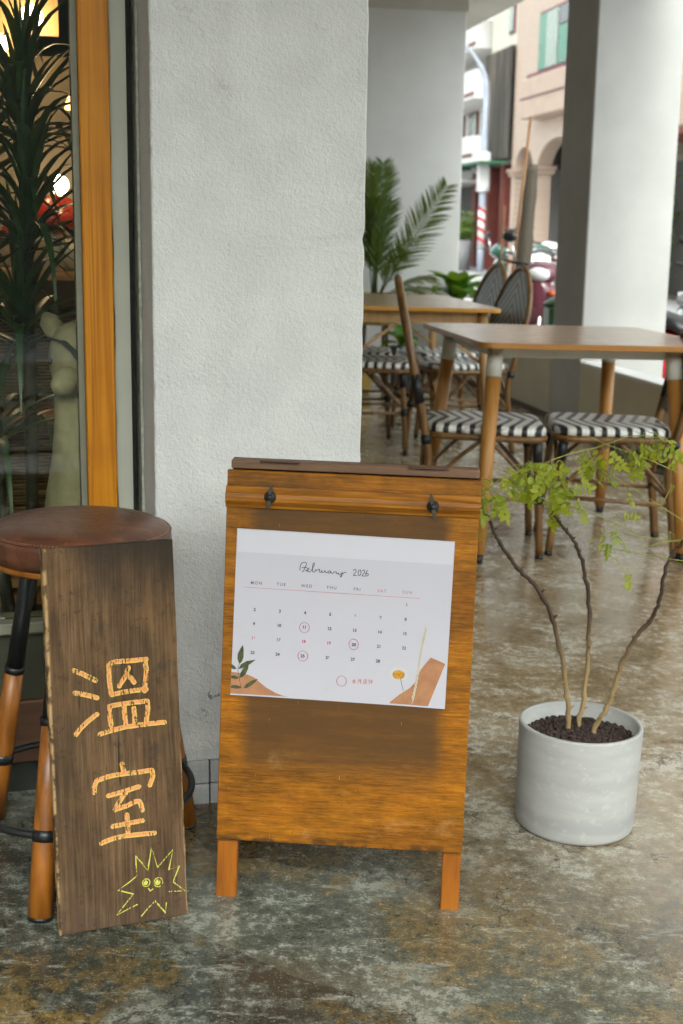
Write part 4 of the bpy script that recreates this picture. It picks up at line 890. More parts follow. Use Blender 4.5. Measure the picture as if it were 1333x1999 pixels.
# ---------------------------------------------------------------- leather stool
SC = (-0.448, 2.176)
st = thing('leather_stool', 'round brown leather stool on three black and wood legs', 'stool', on_floor(*SC), 0.0)
R_ = 0.152
s = MB()
s.lathe([(0.0, 0.603), (0.05, 0.6025), (0.10, 0.6005), (0.13, 0.5965), (0.1455, 0.5895), (0.1515, 0.582), (0.1525, 0.574), (0.1520, 0.556), (0.150, 0.5425), (0.0, 0.5425)], 56)
seat = s.build('seat', LEATHER, st)
sm_ = MB(); sm_.tube([((R_-0.0012)*cos(a*2*pi/64), (R_-0.0012)*sin(a*2*pi/64), 0.5845) for a in range(64)], 0.0016, 6, closed=True); sm_.build('seam', LEATHER, seat)
stp = MB().box(-0.0022, 0.0022, -0.0006, 0.0006, -0.0006, 0.0006).mesh('stitch'); stp.materials.append(plain('stitch_thread', (0.42, 0.22, 0.10), 0.7))
b = MB()
for k in range(150):
    a = k*2*pi/150; c0, s0 = cos(a), sin(a)
    b.tube([((R_-0.0030)*c0 - 0.0020*-s0*-1*0, (R_-0.0030)*s0, 0.5875), ((R_-0.0030)*cos(a+.019), (R_-0.0030)*sin(a+.019), 0.5875)], 0.0007, 4)
b.build('stitching', stp.materials[0], seat)
MB().lathe([(0.0, 0.5425), (0.1475, 0.5425), (0.1485, 0.540), (0.1485, 0.534), (0.1465, 0.531), (0.0, 0.531)], 56).build('seat_rim', STOOLWOOD, st)
ST_LEGS = ((-95.0, 0.241), (34.5, 0.206), (148.0, 0.222))
for ad, fr_ in ST_LEGS:
    ang = radians(ad); ux, uy = cos(ang), sin(ang)
    def P(z): 
        q = 0.112 + (fr_-0.112)*(0.535-z)/0.535; return (ux*q, uy*q, z)
    MB().tube([P(0.533), P(0.42), P(0.305)], [0.0135, 0.0145, 0.0155], 18).build('leg_sleeve', BLACK, st)
    leg = MB().tube([P(0.306), P(0.2), P(0.1), P(0.006)], [0.0165, 0.0185, 0.0195, 0.0205], 18).build('leg', STOOLWOOD, st)
    MB().tube([P(0.312), P(0.300)], [0.0178, 0.0182], 18).build('sleeve_cuff', BLACK, leg)
    MB().tube([P(0.006), P(0.0)], [0.0208, 0.0200], 18).build('foot_cap', BLACK, leg)
    MB().tube([P(0.140), P(0.122)], [0.0203, 0.0206], 18).build('ring_clip', BLACK, leg)
pts = []
for k in range(72):
    th = k*5.0; best = []
    for ad, fr_ in ST_LEGS:
        dd = abs((th-ad+180) % 360 - 180); best.append((dd, 0.112 + (fr_-0.112)*(0.535-0.13)/0.535))
    wsum = sum(1/(d_+8)**2 for d_, _ in best); rr = sum(r_/(d_+8)**2 for d_, r_ in best)/wsum + 0.004
    pts.append((rr*cos(radians(th)), rr*sin(radians(th)), 0.13))
MB().tube(pts, 0.0062, 10, closed=True).build('foot_ring', BLACK, st)

# ---------------------------------------------------------------- potted sapling
POTC = (0.4515, 2.362)
ps = thing('potted_sapling', 'thin three-stemmed sapling with small yellow-green leaves in a round concrete pot', 'potted plant', on_floor(*POTC), 0)
b = MB()
b.lathe([(0.0, 0.001), (0.104, 0.001), (0.1085, 0.003), (0.1110, 0.009), (0.1120, 0.03), (0.1150, 0.198), (0.1145, 0.2015), (0.1075, 0.2020), (0.1065, 0.1995), (0.1050, 0.165), (0.0, 0.165)], 72)
b.build('pot', POT, ps)
b = MB(); random.seed(21)
ico = [Vector(v).normalized() for v in ((0,0,1),(.894,0,.447),(.276,.851,.447),(-.724,.526,.447),(-.724,-.526,.447),(.276,-.851,.447),(.724,.526,-.447),(-.276,.851,-.447),(-.894,0,-.447),(-.276,-.851,-.447),(.724,-.526,-.447),(0,0,-1))]
icf = [(0,1,2),(0,2,3),(0,3,4),(0,4,5),(0,5,1),(1,6,2),(2,7,3),(3,8,4),(4,9,5),(5,10,1),(6,7,2),(7,8,3),(8,9,4),(9,10,5),(10,6,1),(11,7,6),(11,8,7),(11,9,8),(11,10,9),(11,6,10)]
for k in range(1500):
    rad = 0.103*sqrt(random.random()); a = random.uniform(0, 2*pi); r0 = random.uniform(0.0035, 0.0062)
    z = 0.168 + 0.010*(1-rad/0.1) + random.uniform(0, 0.005)
    q_ = Euler((random.uniform(0, 6), random.uniform(0, 6), 0)).to_matrix()
    b.add([(q_ @ Vector((v.x*r0, v.y*r0*.9, v.z*r0*.85))) + Vector((rad*cos(a), rad*sin(a), z)) for v in ico], icf, True)
o = b.build('clay_pebbles', PEBBLE, ps); o['kind'] = 'stuff'
# stems: world points converted into the pot's frame (floor tilt is tiny)
inv = None
bpy.context.view_layer.update()
PINV = ps.matrix_world.inverted()
def stem(pts, r0, r1, jit, name='stem'):
    w = bez([PINV @ Vector(p) for p in pts], 7); m = len(w); random.seed(int(pts[0][0]*1e4) % 997)
    w = [w[0]] + [p + Vector((random.uniform(-jit, jit), random.uniform(-jit, jit), 0)) for p in w[1:-1]] + [w[-1]]
    rs = [(r0 + (r1-r0)*i/(m-1)) * (1 + (0.22 if i % 5 == 2 else 0)) for i in range(m)]
    o = MB().tube(w, rs, 9).build(name, SAPBARK, ps)
    for i in range(3, m-2, 6):                                             # pruned twig stubs
        t = (w[i+1]-w[i]).normalized(); d = t.orthogonal().normalized()
        d = Matrix.Rotation(random.uniform(0, 6), 3, t) @ d
        MB().tube([w[i], w[i] + (d+t*.6)*rs[i]*1.7, w[i] + (d+t*.6)*rs[i]*2.4], [rs[i]*.55, rs[i]*.4, rs[i]*.15], 6).build('bud', SAPBARK, o)
    return o
for pts in SAP['stems']: stem(pts, 0.0049, 0.0026, 0.0019)
HANG = []
for pts in SAP['stems']: HANG += bez([PINV @ Vector(p) for p in pts], 4)[-14:]
for i, pts in enumerate(SAP['twigs']):
    w = bez([PINV @ Vector(p) for p in pts], 6); m = len(w); HANG += w
    MB().tube(w, [0.0013 - 0.0007*k/(m-1) for k in range(m)], 6).build('twig', TWIG, ps)
def leaflet_mesh(pairs, seed, L=0.044):
    random.seed(seed); b = MB()
    b.tube([(0, 0, 0), (L*.5, 0, 0.0015), (L, 0, -0.001)], [0.0005, 0.0004, 0.0003], 4)
    def lf(px, dirx, diry, ll, ww):
        d = Vector((dirx, diry, random.uniform(-.25, .15))).normalized(); s_ = Vector((-d.y, d.x, random.uniform(-.3, .3))).normalized()
        p = Vector((px, 0, 0)); up = d.cross(s_)
        rows = [(0.0, .12), (.22, .75), (.5, 1.0), (.78, .78), (1.0, .2)]
        vs_ = []
        for t_, wd in rows:
            c_ = p + d*ll*t_ + up*(-0.0008*t_*t_*4)
            vs_ += [c_ - s_*ww*wd, c_ + up*-0.0007, c_ + s_*ww*wd]
        fs = []
        for r_ in range(4):
            for k in (0, 1): fs.append((r_*3+k, r_*3+k+1, r_*3+k+4, r_*3+k+3))
        b.add(vs_, fs, True)
    for k in range(pairs):
        px = L*(0.28 + 0.68*k/(pairs-1))
        for sg in (1, -1):
            if random.random() < .12: continue
            ll = random.uniform(.0108, .0150)
            lf(px, random.uniform(.25, .5), sg, ll, ll*random.uniform(.27, .34))
    lf(L, 1, random.uniform(-.2, .2), .017, .0050)
    me = b.mesh('leaf'); me.materials.append(SAPLEAF); return me
LEAFM = [leaflet_mesh(n, sd) for n, sd in ((4, 1), (5, 2), (5, 3), (6, 4), (3, 5))]
for i, (p, ang, sc, rx, ry) in enumerate(SAP['leaves']):
    loc = PINV @ Vector(p)
    yaw = radians((i*67) % 100 - 50)
    R = Matrix.Rotation(yaw, 3, 'Z') @ Matrix.Rotation(radians(-ang), 3, 'Y') @ Matrix.Rotation(radians(ry), 3, 'Z') @ Matrix.Rotation(radians(55 + rx), 3, 'X')
    share(LEAFM[i % 5], 'leaf', ps, loc, R.to_euler(), (sc, sc, sc))
    h_ = min(HANG, key=lambda q: (q-loc).length)
    if (h_-loc).length > 0.004:                                      # fine stalk back to the nearest twig
        md = (h_+loc)/2 + Vector((random.uniform(-.004, .004), random.uniform(-.004, .004), .006))
        MB().tube(bez([h_, md, loc], 4), [0.0007]*9, 5).build('leaf_stalk', TWIG, ps)
    HANG.append(loc)
# ---------------------------------------------------------------- tables
def make_table(name, label, loc, yaw, hx, hy, h, white, group):
    t = thing(name, label, 'table', loc, yaw, group)
    top = rrect(hx, hy, 0.045, 6)
    b = MB(); n = len(top)
    rings = [(0.985, h), (1.0, h-0.003), (1.0, h-0.016), (0.99, h-0.019)]
    e = MB(); vs_ = []
    for f, z in rings: vs_ += [(p[0]*(1 if f == 1 else 1-(1-f)*0.35/hx*0.2), p[1]*(1 if f == 1 else 1-(1-f)*0.35/hy*0.2), z) for p in top]
    fs_ = []
    for L in range(3):
        for k in range(n): fs_.append((L*n+k, L*n+(k+1) % n, (L+1)*n+(k+1) % n, (L+1)*n+k))
    fs_.append(tuple(reversed(range(3*n, 4*n))))
    e.add(vs_, fs_); e.build('top_edge', TABLEEDGE if white else EDGE2, t)
    b.add([(p[0]*0.997, p[1]*0.997, h+0.0004) for p in top], [tuple(range(n))]); b.build('table_top', TABLETOP, t)
    ix, iy = (0.318, 0.305) if white else (hx-0.075, hy-0.075)
    ox = -0.035 if white else 0.0
    am = WHITEPAINT if white else PALEWOOD
    ah = 0.040 if white else 0.062
    for sg in (1, -1):
        MB().box(ox-ix+0.02, ox+ix-0.02, sg*(iy-0.008)-0.008, sg*(iy-0.008)+0.008, h-0.0195-ah, h-0.0195, 0.002).build('apron', am, t)
        MB().box(ox+sg*(ix-0.008)-0.008, ox+sg*(ix-0.008)+0.008, -iy+0.02, iy-0.02, h-0.0195-ah, h-0.0195, 0.002).build('apron', am, t)
    for sx in (1, -1):
        for sy in (1, -1):
            P = lambda z: (ox + sx*(ix-0.005 + (h-z)*0.07), sy*(iy-0.005 + (h-z)*(0.15 if white else 0.075)), z)
            if white:
                lg = MB().tube([P(h-0.125), P(h*0.4), P(0.03)], [0.0262, 0.0245, 0.0205], 18).build('leg', BEECH, t)
                MB().tube([P(h-0.02), P(h-0.08), P(h-0.124)], [0.0262, 0.0268, 0.0272], 18).build('leg_socket', WHITEPAINT, lg)
            else:
                lg = MB().tube([P(h-0.02), P(h*0.4), P(0.03)], [0.025, 0.0225, 0.0175], 16).build('leg', PALEWOOD, t)
            MB().tube([P(0.03), P(0.0)], [0.017, 0.0155], 14).build('foot_cap', BLACK, lg)
    if not white:
        for sx in (1, -1):
            for sy in (1, -1):
                MB().tube([(sx*(ix+0.01), sy*(iy-0.0), h-0.27), (sx*(ix*0.25), sy*(iy-0.02), h-0.082)], 0.0065, 8).build('brace', PALEWOOD, t)
    return t
make_table('dining_table', 'square brown-topped table with white sockets on beech legs, nearest the pot', on_floor(0.79, 4.84), radians(9.5), 0.437, 0.45, 0.745, True, 'cafe tables')
make_table('dining_table', 'pale wooden table behind the first one, beside the palm', on_floor(0.235, 6.88), radians(9), 0.405, 0.62, 0.745, False, 'cafe tables')

# ---------------------------------------------------------------- bistro chairs
def seat_outline(k=1.0, n=10):
    """rounded trapezoid, front at +x"""
    pts = []
    c = [(0.205, 0.205, 0.07), (0.205, -0.205, 0.07), (-0.20, -0.180, 0.06), (-0.20, 0.180, 0.06)]
    for i, (x, y, r) in enumerate(c):
        sx, sy = (1 if x > 0 else -1), (1 if y > 0 else -1)
        a0 = {(1,1): 0, (-1,1): pi/2, (-1,-1): pi, (1,-1): 3*pi/2}[(sx, sy)]
        cx, cy = x - sx*r, y - sy*r
        arc = [(cx + r*cos(a0+pi/2*j/n), cy + r*sin(a0+pi/2*j/n)) for j in range(n+1)]
        pts.append(arc)
    order = [pts[0], pts[3], pts[2], pts[1]]
    out = [p for a in order for p in a]
    return [(p[0]*k, p[1]*k) for p in out]
def make_chair():
    t = thing('bistro_chair', '', 'chair', (0, 0, 0), 0)
    # seat pad: domed woven top that folds down over the frame
    b = MB(); n = len(seat_outline())
    rings = [(0.05, 0.452), (0.35, 0.453), (0.65, 0.456), (0.88, 0.457), (0.97, 0.4535), (1.0, 0.447), (1.010, 0.437), (1.006, 0.426)]
    vs_ = []
    for k, z in rings: vs_ += [(p[0], p[1], z) for p in seat_outline(k)]
    fs_ = [tuple(range(n))]
    for L in range(len(rings)-1):
        for k in range(n): fs_.append((L*n+k, L*n+(k+1) % n, (L+1)*n+(k+1) % n, (L+1)*n+k))
    fs_.append(tuple(reversed(range((len(rings)-1)*n, len(rings)*n))))
    b.add(vs_, fs_, True); b.build('seat', WEAVE, t)
    MB().tube([(p[0], p[1], 0.414) for p in seat_outline(0.985)], 0.0125, 10, closed=True).build('seat_frame', RATTAN, t)
    W = {}
    def wrap(name, a, b_, r=0.0168): return MB().tube([a, b_], r, 12).build('joint_wrap', WRAP, t)
    for sg in (1, -1):
        f = [(0.175, sg*0.172, 0.402), (0.182, sg*0.176, 0.3), (0.205, sg*0.186, 0.012)]
        lg = MB().tube(bez(f, 4), 0.0135, 12).build('front_leg', RATTAN, t)
        MB().tube([(0.2045, sg*0.1858, 0.014), (0.2055, sg*0.1862, 0.0)], 0.0142, 12).build('foot_cap', BLACK, lg)
        wrap('w', (0.1765, sg*0.173, 0.412), (0.180, sg*0.175, 0.335))
        wrap('w', (0.1885, sg*0.179, 0.228), (0.1915, sg*0.180, 0.192))
        x0 = lambda z: -0.185 - max(0, z-0.33)*0.225
        rl = [(-0.232, sg*0.178, 0.012), (-0.212, sg*0.174, 0.16), (-0.190, sg*0.172, 0.32), (x0(0.45), sg*0.178, 0.45), (x0(0.58), sg*0.190, 0.58)]
        lg = MB().tube(bez(rl, 5), 0.0150, 12).build('rear_leg', RATTAN, t)
        MB().tube([(-0.2318, sg*0.178, 0.014), (-0.2335, sg*0.1784, 0.0)], 0.0155, 12).build('foot_cap', BLACK, lg)
        wrap('w', (x0(0.40), sg*0.1745, 0.385), (x0(0.42), sg*0.1752, 0.415), 0.0185)
        wrap('w', (x0(0.53), sg*0.185, 0.525), (x0(0.62), sg*0.1925, 0.622), 0.0180)
        # curved side braces and stretchers
        MB().tube(bez([(0.186, sg*0.178, 0.225), (0.09, sg*0.176, 0.33), (0.02, sg*0.178, 0.398)], 4), 0.0075, 8).build('side_brace', RATTAN, t)
        MB().tube(bez([(-0.203, sg*0.173, 0.22), (-0.10, sg*0.174, 0.33), (-0.02, sg*0.178, 0.398)], 4), 0.0075, 8).build('side_brace', RATTAN, t)
        MB().tube([(0.190, sg*0.179, 0.208), (-0.205, sg*0.173, 0.19)], 0.0080, 8).build('side_stretcher', RATTAN, t)
    for x_, hw in ((0.188, 0.178), (-0.205, 0.172)):
        for sg in (1, -1):
            MB().tube(bez([(x_, sg*hw, 0.225), (x_, sg*hw*0.55, 0.33), (x_*0.99, sg*0.02, 0.40)], 4), 0.0075, 8).build('cross_brace', RATTAN, t)
        MB().tube([(x_, hw, 0.205), (x_, -hw, 0.205)], 0.0080, 8).build('cross_stretcher', RATTAN, t)
    MB().tube([(0.188, 0.02, 0.205), (0.188, -0.02, 0.205)], 0.0115, 10).build('joint_wrap', WRAP, t)
    # back: arched cane frame with a woven panel
    bx = lambda z: -0.185 - (z-0.33)*0.225
    arch = [(0.190, 0.58), (0.197, 0.65), (0.184, 0.735), (0.148, 0.815), (0.098, 0.876), (0.045, 0.915), (0.0, 0.928)]
    full = [(bx(z), y, z) for y, z in arch] + [(bx(z), -y, z) for y, z in reversed(arch[:-1])]
    MB().tube(bez(full, 4), 0.0150, 12).build('back_frame', RATTAN, t)
    pan = [(0.165, 0.50), (0.176, 0.56), (0.184, 0.65), (0.171, 0.735), (0.136, 0.81), (0.088, 0.866), (0.04, 0.901), (0.0, 0.912)]
    pan = [(-y, z) for y, z in pan] + [(y, z) for y, z in reversed(pan[:-1])]
    b = MB(); m = len(pan)
    for off in (0.006, -0.006):
        b.add([(bx(z)+off, y, z) for y, z in pan], [tuple(range(m))])
    for k in range(m): b.f.append((k, (k+1) % m, m+(k+1) % m, m+k)); b.sm.append(False)
    b.build('backrest', WEAVEB, t)
    lp = [(bx(z), y*1.02, z) for y, z in pan]
    MB().tube([(bx(0.5)-0.0, 0.165, 0.50), (bx(0.49), 0.08, 0.488), (bx(0.49), -0.08, 0.488), (bx(0.5), -0.165, 0.50)], 0.0085, 8).build('lower_rail', WRAP, t)
    return t
ch0 = make_chair()
spots = [
    (0.485, 4.655, -2, 'woven black and white chair left of the nearest table, its back edge-on'),
    (0.935, 4.70, 178, 'woven black and white chair tucked in right of the nearest table'),
    (0.115, 6.745, -2, 'left chair at the near end of the pale table'),
    (0.585, 6.80, 199, 'right chair at the near end of the pale table'),
    (0.045, 7.275, -1, 'left chair at the far end of the pale table'),
    (0.53, 7.38, 199, 'right chair at the far end of the pale table'),
]
for i, (x, y, a, lb) in enumerate(spots):
    o = ch0 if i == 0 else copy_tree(ch0)
    o.location = on_floor(x, y); o.rotation_euler = (TILT @ Matrix.Rotation(radians(a), 4, 'Z')).to_euler()
    tag(o, lb, 'chair', 'bistro chairs around the tables')

# ---------------------------------------------------------------- plants at the end of the arcade
def frond_mesh(L, droop, nleaf, lw, seed, spread=0.30):
    random.seed(seed); b = MB()
    pts = []
    for i in range(13):
        t_ = i/12; pts.append(Vector((L*(t_*(1-0.25*droop*t_)), 0, L*(0.9*t_ - droop*0.75*t_*t_))))
    b.tube(pts, [0.006*(1-0.85*i/12) for i in range(13)], 5)
    for k in range(nleaf):
        t_ = 0.22 + 0.77*k/(nleaf-1); f = t_*12; i = min(int(f), 11); p = pts[i].lerp(pts[i+1], f-i)
        tg = (pts[i+1]-pts[i]).normalized()
        ll = spread*L*(sin(pi*(0.12+0.80*t_))**0.7)*random.uniform(.88, 1.08)
        for sg in (1, -1):
            d = (tg*random.uniform(.75, .95) + Vector((0, sg, 0))*random.uniform(.75, .95) + Vector((0, 0, .18))).normalized()
            up = d.cross(tg).normalized()
            s_ = (tg - d*tg.dot(d)).normalized()
            rows = [(0, .5), (.35, 1), (.7, .7), (1, .08)]
            vs_ = []
            for q_, wd in rows:
                c_ = p + d*ll*q_ + Vector((0, 0, -ll*.28*q_*q_))
                vs_ += [c_ - s_*lw*wd, c_ + s_*lw*wd]
            b.add(vs_, [(2*j, 2*j+1, 2*j+3, 2*j+2) for j in range(3)], True)
    me = b.mesh('frond'); me.materials.append(PALMLEAF); return me
pm = thing('potted_palm', 'feathery green palm in a brass planter on a stand, in front of the far pillar', 'potted plant', on_floor(0.20, 9.45), 0)
MB().lathe([(0.0, 0.44), (0.115, 0.44), (0.13, 0.46), (0.138, 0.655), (0.134, 0.660), (0.125, 0.655), (0.12, 0.60), (0, 0.60)], 28).build('planter', BRASS, pm)
MB().lathe([(0.0, 0.612), (0.121, 0.612)], 20).build('soil', SOIL, pm)
for a in range(4):
    MB().tube([(0.11*cos(a*pi/2+.6), 0.11*sin(a*pi/2+.6), 0.445), (0.135*cos(a*pi/2+.6), 0.135*sin(a*pi/2+.6), 0.0)], 0.012, 8).build('stand_leg', DARKWOOD, pm)
FR = [frond_mesh(0.84, 0.34, 30, 0.0065, 3, .27), frond_mesh(0.70, 0.55, 26, 0.006, 4, .28), frond_mesh(0.50, 0.75, 22, 0.006, 5, .28), frond_mesh(0.76, 0.24, 32, 0.0070, 6, .30)]
for m_, yaw, pit, z, rl in ((3, -2, -22, .62, -75), (0, 112, -44, .6, 0), (1, 60, -10, .6, 0), (0, -165, -44, .6, 30), (1, -70, -48, .6, 20), (2, 15, 4, .6, -30), (2, -30, -30, .6, -40), (0, 80, -50, .6, 0), (2, 175, 0, .6, 0), (2, 40, 18, .6, 0), (0, -95, -52, .6, 25), (2, -12, 14, .6, -20), (0, 172, -50, .6, 40), (1, -20, -58, .6, -60)):
    share(FR[m_], 'frond', pm, (0.02*cos(radians(yaw)), 0.02*sin(radians(yaw)), z), (Matrix.Rotation(radians(yaw), 3, 'Z') @ Matrix.Rotation(radians(pit), 3, 'Y') @ Matrix.Rotation(radians(rl), 3, Vector((1, 0, .8)).normalized())).to_euler())

def broad_leaf(L, W_, seed):
    random.seed(seed); b = MB(); n = 8; vs_ = []
    for i in range(n+1):
        t_ = i/n; w = W_*sin(pi*min(1, t_*0.97+0.03))**0.8*(1-0.25*t_)
        c_ = Vector((L*t_*(1-.12*t_), 0, L*(0.55*t_-0.62*t_*t_)))
        vs_ += [c_ + Vector((0, -w, w*.35)), c_, c_ + Vector((0, w, w*.35))]
    fs_ = []
    for i in range(n):
        for k in (0, 1): fs_.append((i*3+k, i*3+k+1, i*3+k+4, i*3+k+3))
    b.add(vs_, fs_, True); b.tube([(-.10, 0, -.06), (0, 0, 0)], 0.003, 5)
    me = b.mesh('leaf'); me.materials.append(BROADLEAF); return me
BL_ = [broad_leaf(0.20, 0.045, 1), broad_leaf(0.16, 0.05, 2), broad_leaf(0.13, 0.04, 3)]
def leafy_pot(name, label, loc, potmat, n, pr=0.07, ph=0.16, lift=0.05, tilt=True, seed=9, sc=1.0):
    root = thing(name, label, 'potted plant', loc, 0, tilt=tilt)
    MB().lathe([(0, 0.001), (pr*.75, 0.001), (pr*.8, 0.01), (pr, ph-.01), (pr*1.05, ph), (pr*.93, ph), (pr*.9, ph-.03), (0, ph-.03)], 24).build('pot', potmat, root)
    MB().lathe([(0, ph-.028), (pr*.9, ph-.028)], 16).build('soil', SOIL, root)
    random.seed(seed)
    for k in range(n):
        yaw = k*137.5 + random.uniform(-15, 15); pit = random.uniform(-48, 26)
        s_ = random.uniform(.75, 1.15)*sc
        share(BL_[k % 3], 'leaf', root, (0.02*cos(radians(yaw)), 0.02*sin(radians(yaw)), ph+lift*random.uniform(.2, 1)), (Matrix.Rotation(radians(yaw), 3, 'Z') @ Matrix.Rotation(radians(pit), 3, 'Y')).to_euler(), (s_, s_, s_))
    return root
leafy_pot('leafy_pot_plant', 'bright green broad-leaved plant in a terracotta pot on the parapet by the far pillar', (0.832+0.0, 9.95, 0.3745), TERRA, 22, 0.075, 0.20, tilt=False, sc=1.9)
leafy_pot('leafy_pot_plant', 'dark potted plant low on the floor beneath the palm', on_floor(0.40, 9.35), DARKPOT, 12, 0.09, 0.30, seed=4)
y_ = thing('yellow_jar', 'small yellow glazed jar on the floor under the palm stand', 'jar', on_floor(0.10, 9.0), 0)
MB().lathe([(0, 0.001), (0.07, 0.001), (0.085, 0.02), (0.09, 0.22), (0.08, 0.26), (0.07, 0.265), (0.065, 0.24), (0, 0.24)], 24).build('jar_body', BRASS, y_)

# ---------------------------------------------------------------- inside the shop
def shop_pt(a, b_, z): 
    v = Matrix.Rotation(SHOP_YAW, 3, 'Z') @ Vector((a, b_, 0)); return (SHOP_O[0]+v.x, SHOP_O[1]+v.y, z)
# dracaena
dr = thing('dracaena', 'tall dark dragon tree with long strap leaves behind the shop glass', 'potted plant', shop_pt(-0.215, 0.44, 0.06), 0, tilt=False)
MB().lathe([(0, 0.001), (0.12, 0.001), (0.15, 0.20), (0.135, 0.20), (0.13, 0.17), (0, 0.17)], 24).build('pot', DARKPOT, dr)
def strap_leaf(L, W_, bend, seed):
    b = MB(); n = 9; vs_ = []
    for i in range(n+1):
        t_ = i/n; w = W_*(0.55+0.9*t_ if t_ < .35 else (1-t_)**.7*1.15+.02)*.8
        c_ = Vector((L*(t_ - .30*bend*t_**3), 0, L*(0.50*t_ - bend*.75*t_*t_)))
        vs_ += [c_ + Vector((0, -w, w*.5)), c_, c_ + Vector((0, w, w*.5))]
    fs_ = []
    for i in range(n):
        for k in (0, 1): fs_.append((i*3+k, i*3+k+1, i*3+k+4, i*3+k+3))
    b.add(vs_, fs_, True); me = b.mesh('leaf'); me.materials.append(DRACLEAF); return me
SLf = [strap_leaf(0.30, 0.0135, .55, 1), strap_leaf(0.36, 0.0145, .95, 2), strap_leaf(0.26, 0.0125, .3, 3), strap_leaf(0.32, 0.0135, 1.3, 4)]
random.seed(17)
heads = [((0.03, 0.02), 1.33, 52), ((0.04, -0.02), 1.13, 44), ((0.015, 0.0), 0.93, 40), ((-0.03, -0.05), 0.73, 26), ((-0.08, 0.04), 1.22, 40), ((-0.10, -0.05), 1.00, 34)]
for (hx, hy), hz, nl in heads:
    if hz in (1.33, 0.73, 1.22):
        MB().tube(bez([(hx*.3, hy*.3, 0.16), (hx*.8, hy, hz*.4), (hx, hy, hz-.06)], 5), [0.013]*11, 10).build('stem', DSTEM, dr)
    for k in range(nl):
        yaw = k*137.5 + random.uniform(-20, 20); f = k/nl; pit = -70 + 75*f + random.uniform(-12, 12)
        s_ = random.uniform(.8, 1.15)
        share(SLf[k % 4], 'leaf', dr, (hx, hy, hz - 0.10*f - .06), (Matrix.Rotation(radians(yaw), 3, 'Z') @ Matrix.Rotation(radians(pit), 3, 'Y')).to_euler(), (s_,)*3)
# cast-stone llama figure
lm = thing('llama_statue', 'mossy cast-stone llama figure with a long neck behind the wooden post', 'statue', shop_pt(-0.092, 0.39, 0.06), radians(-98), tilt=False)
lm.scale = (1.04, 1.04, 1.04)
b = MB()
prof = [(-0.10, 0.0, 0.30, .085), (-0.055, 0, 0.38, .095), (-0.015, 0, 0.45, .078), (0.0, 0, 0.53, .058), (0.005, 0, 0.60, .049), (0.008, 0, 0.66, .046), (0.012, 0, 0.70, .047), (0.02, 0, 0.735, .050), (0.022, 0, 0.77, .044), (0.018, 0, 0.795, .028), (0.016, 0, 0.805, .006)]
b.tube(bez([p[:3] for p in prof], 3), [v.x for v in bez([(p[3], 0, 0) for p in prof], 3)], 18)
b.ell((0.058, 0, 0.700), (0.042, 0.030, 0.028)); b.ell((0.085, 0, 0.692), (0.024, 0.025, 0.021))
b.ell((-0.22, 0, 0.30), (0.22, 0.105, 0.115), 18, 12)
for sx, sy in ((-0.08, .06), (-0.08, -.06), (-0.36, .06), (-0.36, -.06)):
    b.tube([(sx, sy, 0.28), (sx, sy, 0.12), (sx, sy, 0.0)], [.045, .03, .034], 10)
b.build('body', STONE, lm)
for sg in (1, -1):
    MB().tube([(0.0, sg*.030, 0.772), (-0.004, sg*.048, 0.79), (-0.004, sg*.060, 0.808), (-0.002, sg*.066, 0.822)], [.012, .022, .020, .005], 10).build('ear', STONE, lm)
    MB().ell((0.062, sg*.034, 0.735), (.006, .005, .006), 8, 6).build('eye', DARKGAP, lm)
# shelving
sh = thing('wall_shelves', 'dark wooden shelves with rough-sawn backing inside the shop', 'shelves', shop_pt(0.0, 1.40, 0.06), SHOP_YAW, tilt=False)
def sbox(name, args, mat): return MB().box(*args).build(name, mat, sh)
for z in (0.02, 0.485, 0.88):
    sbox('shelf_board', (-2.2, 0.12, 0, 0.32, z, z+0.025), SHELFRED if z == 0.485 else SHELFWOOD)
zz = [(0.05, 0.48), (0.515, 0.785), (0.79, 0.875), (0.91, 1.30), (1.305, 1.5)]
for i, (z0, z1) in enumerate(zz):
    sbox('back_board', (-2.2, 0.12, 0.325 - 0.002*i, 0.345, z0, z1), (ROUGH, ROUGH, SHELFWOOD, ROOMWALL, ROOMWALL)[i])
for x in (-2.22, -0.95, 0.121): sbox('upright', (x, x+0.03, 0, 0.322, 0, 1.35), SHELFWOOD)
# mushroom ornaments and cups on the upper shelf
for a, sc, lb in ((-0.035, 1.25, 'red mushroom ornament standing nearest the wooden post'), (-0.135, 0.85, 'smaller red mushroom ornament left of the larger one')):
    r = thing('mushroom_ornament', lb, 'ornament', shop_pt(a, 1.47, 0.06+0.9055), SHOP_YAW, 'red mushroom ornaments', tilt=False)
    MB().lathe([(0, 0.0), (.03*sc, 0), (.026*sc, .04*sc), (.02*sc, .10*sc), (.0, .11*sc)], 16).build('stalk', CREAM, r)
    MB().lathe([(0.0, .085*sc), (.05*sc, .085*sc), (.068*sc, .095*sc), (.06*sc, .125*sc), (.035*sc, .155*sc), (0, .165*sc)], 20).build('cap', MUSHRED, r)
cpx = thing('ceramic_bowl', 'cream ceramic bowl on the upper shop shelf', 'bowl', shop_pt(0.03, 1.45, 0.06+0.9055), SHOP_YAW, tilt=False)
MB().lathe([(0, 0), (.03, 0), (.05, .03), (.065, .085), (.060, .085), (.045, .03), (0, .012)], 20).build('bowl_body', CREAM, cpx)
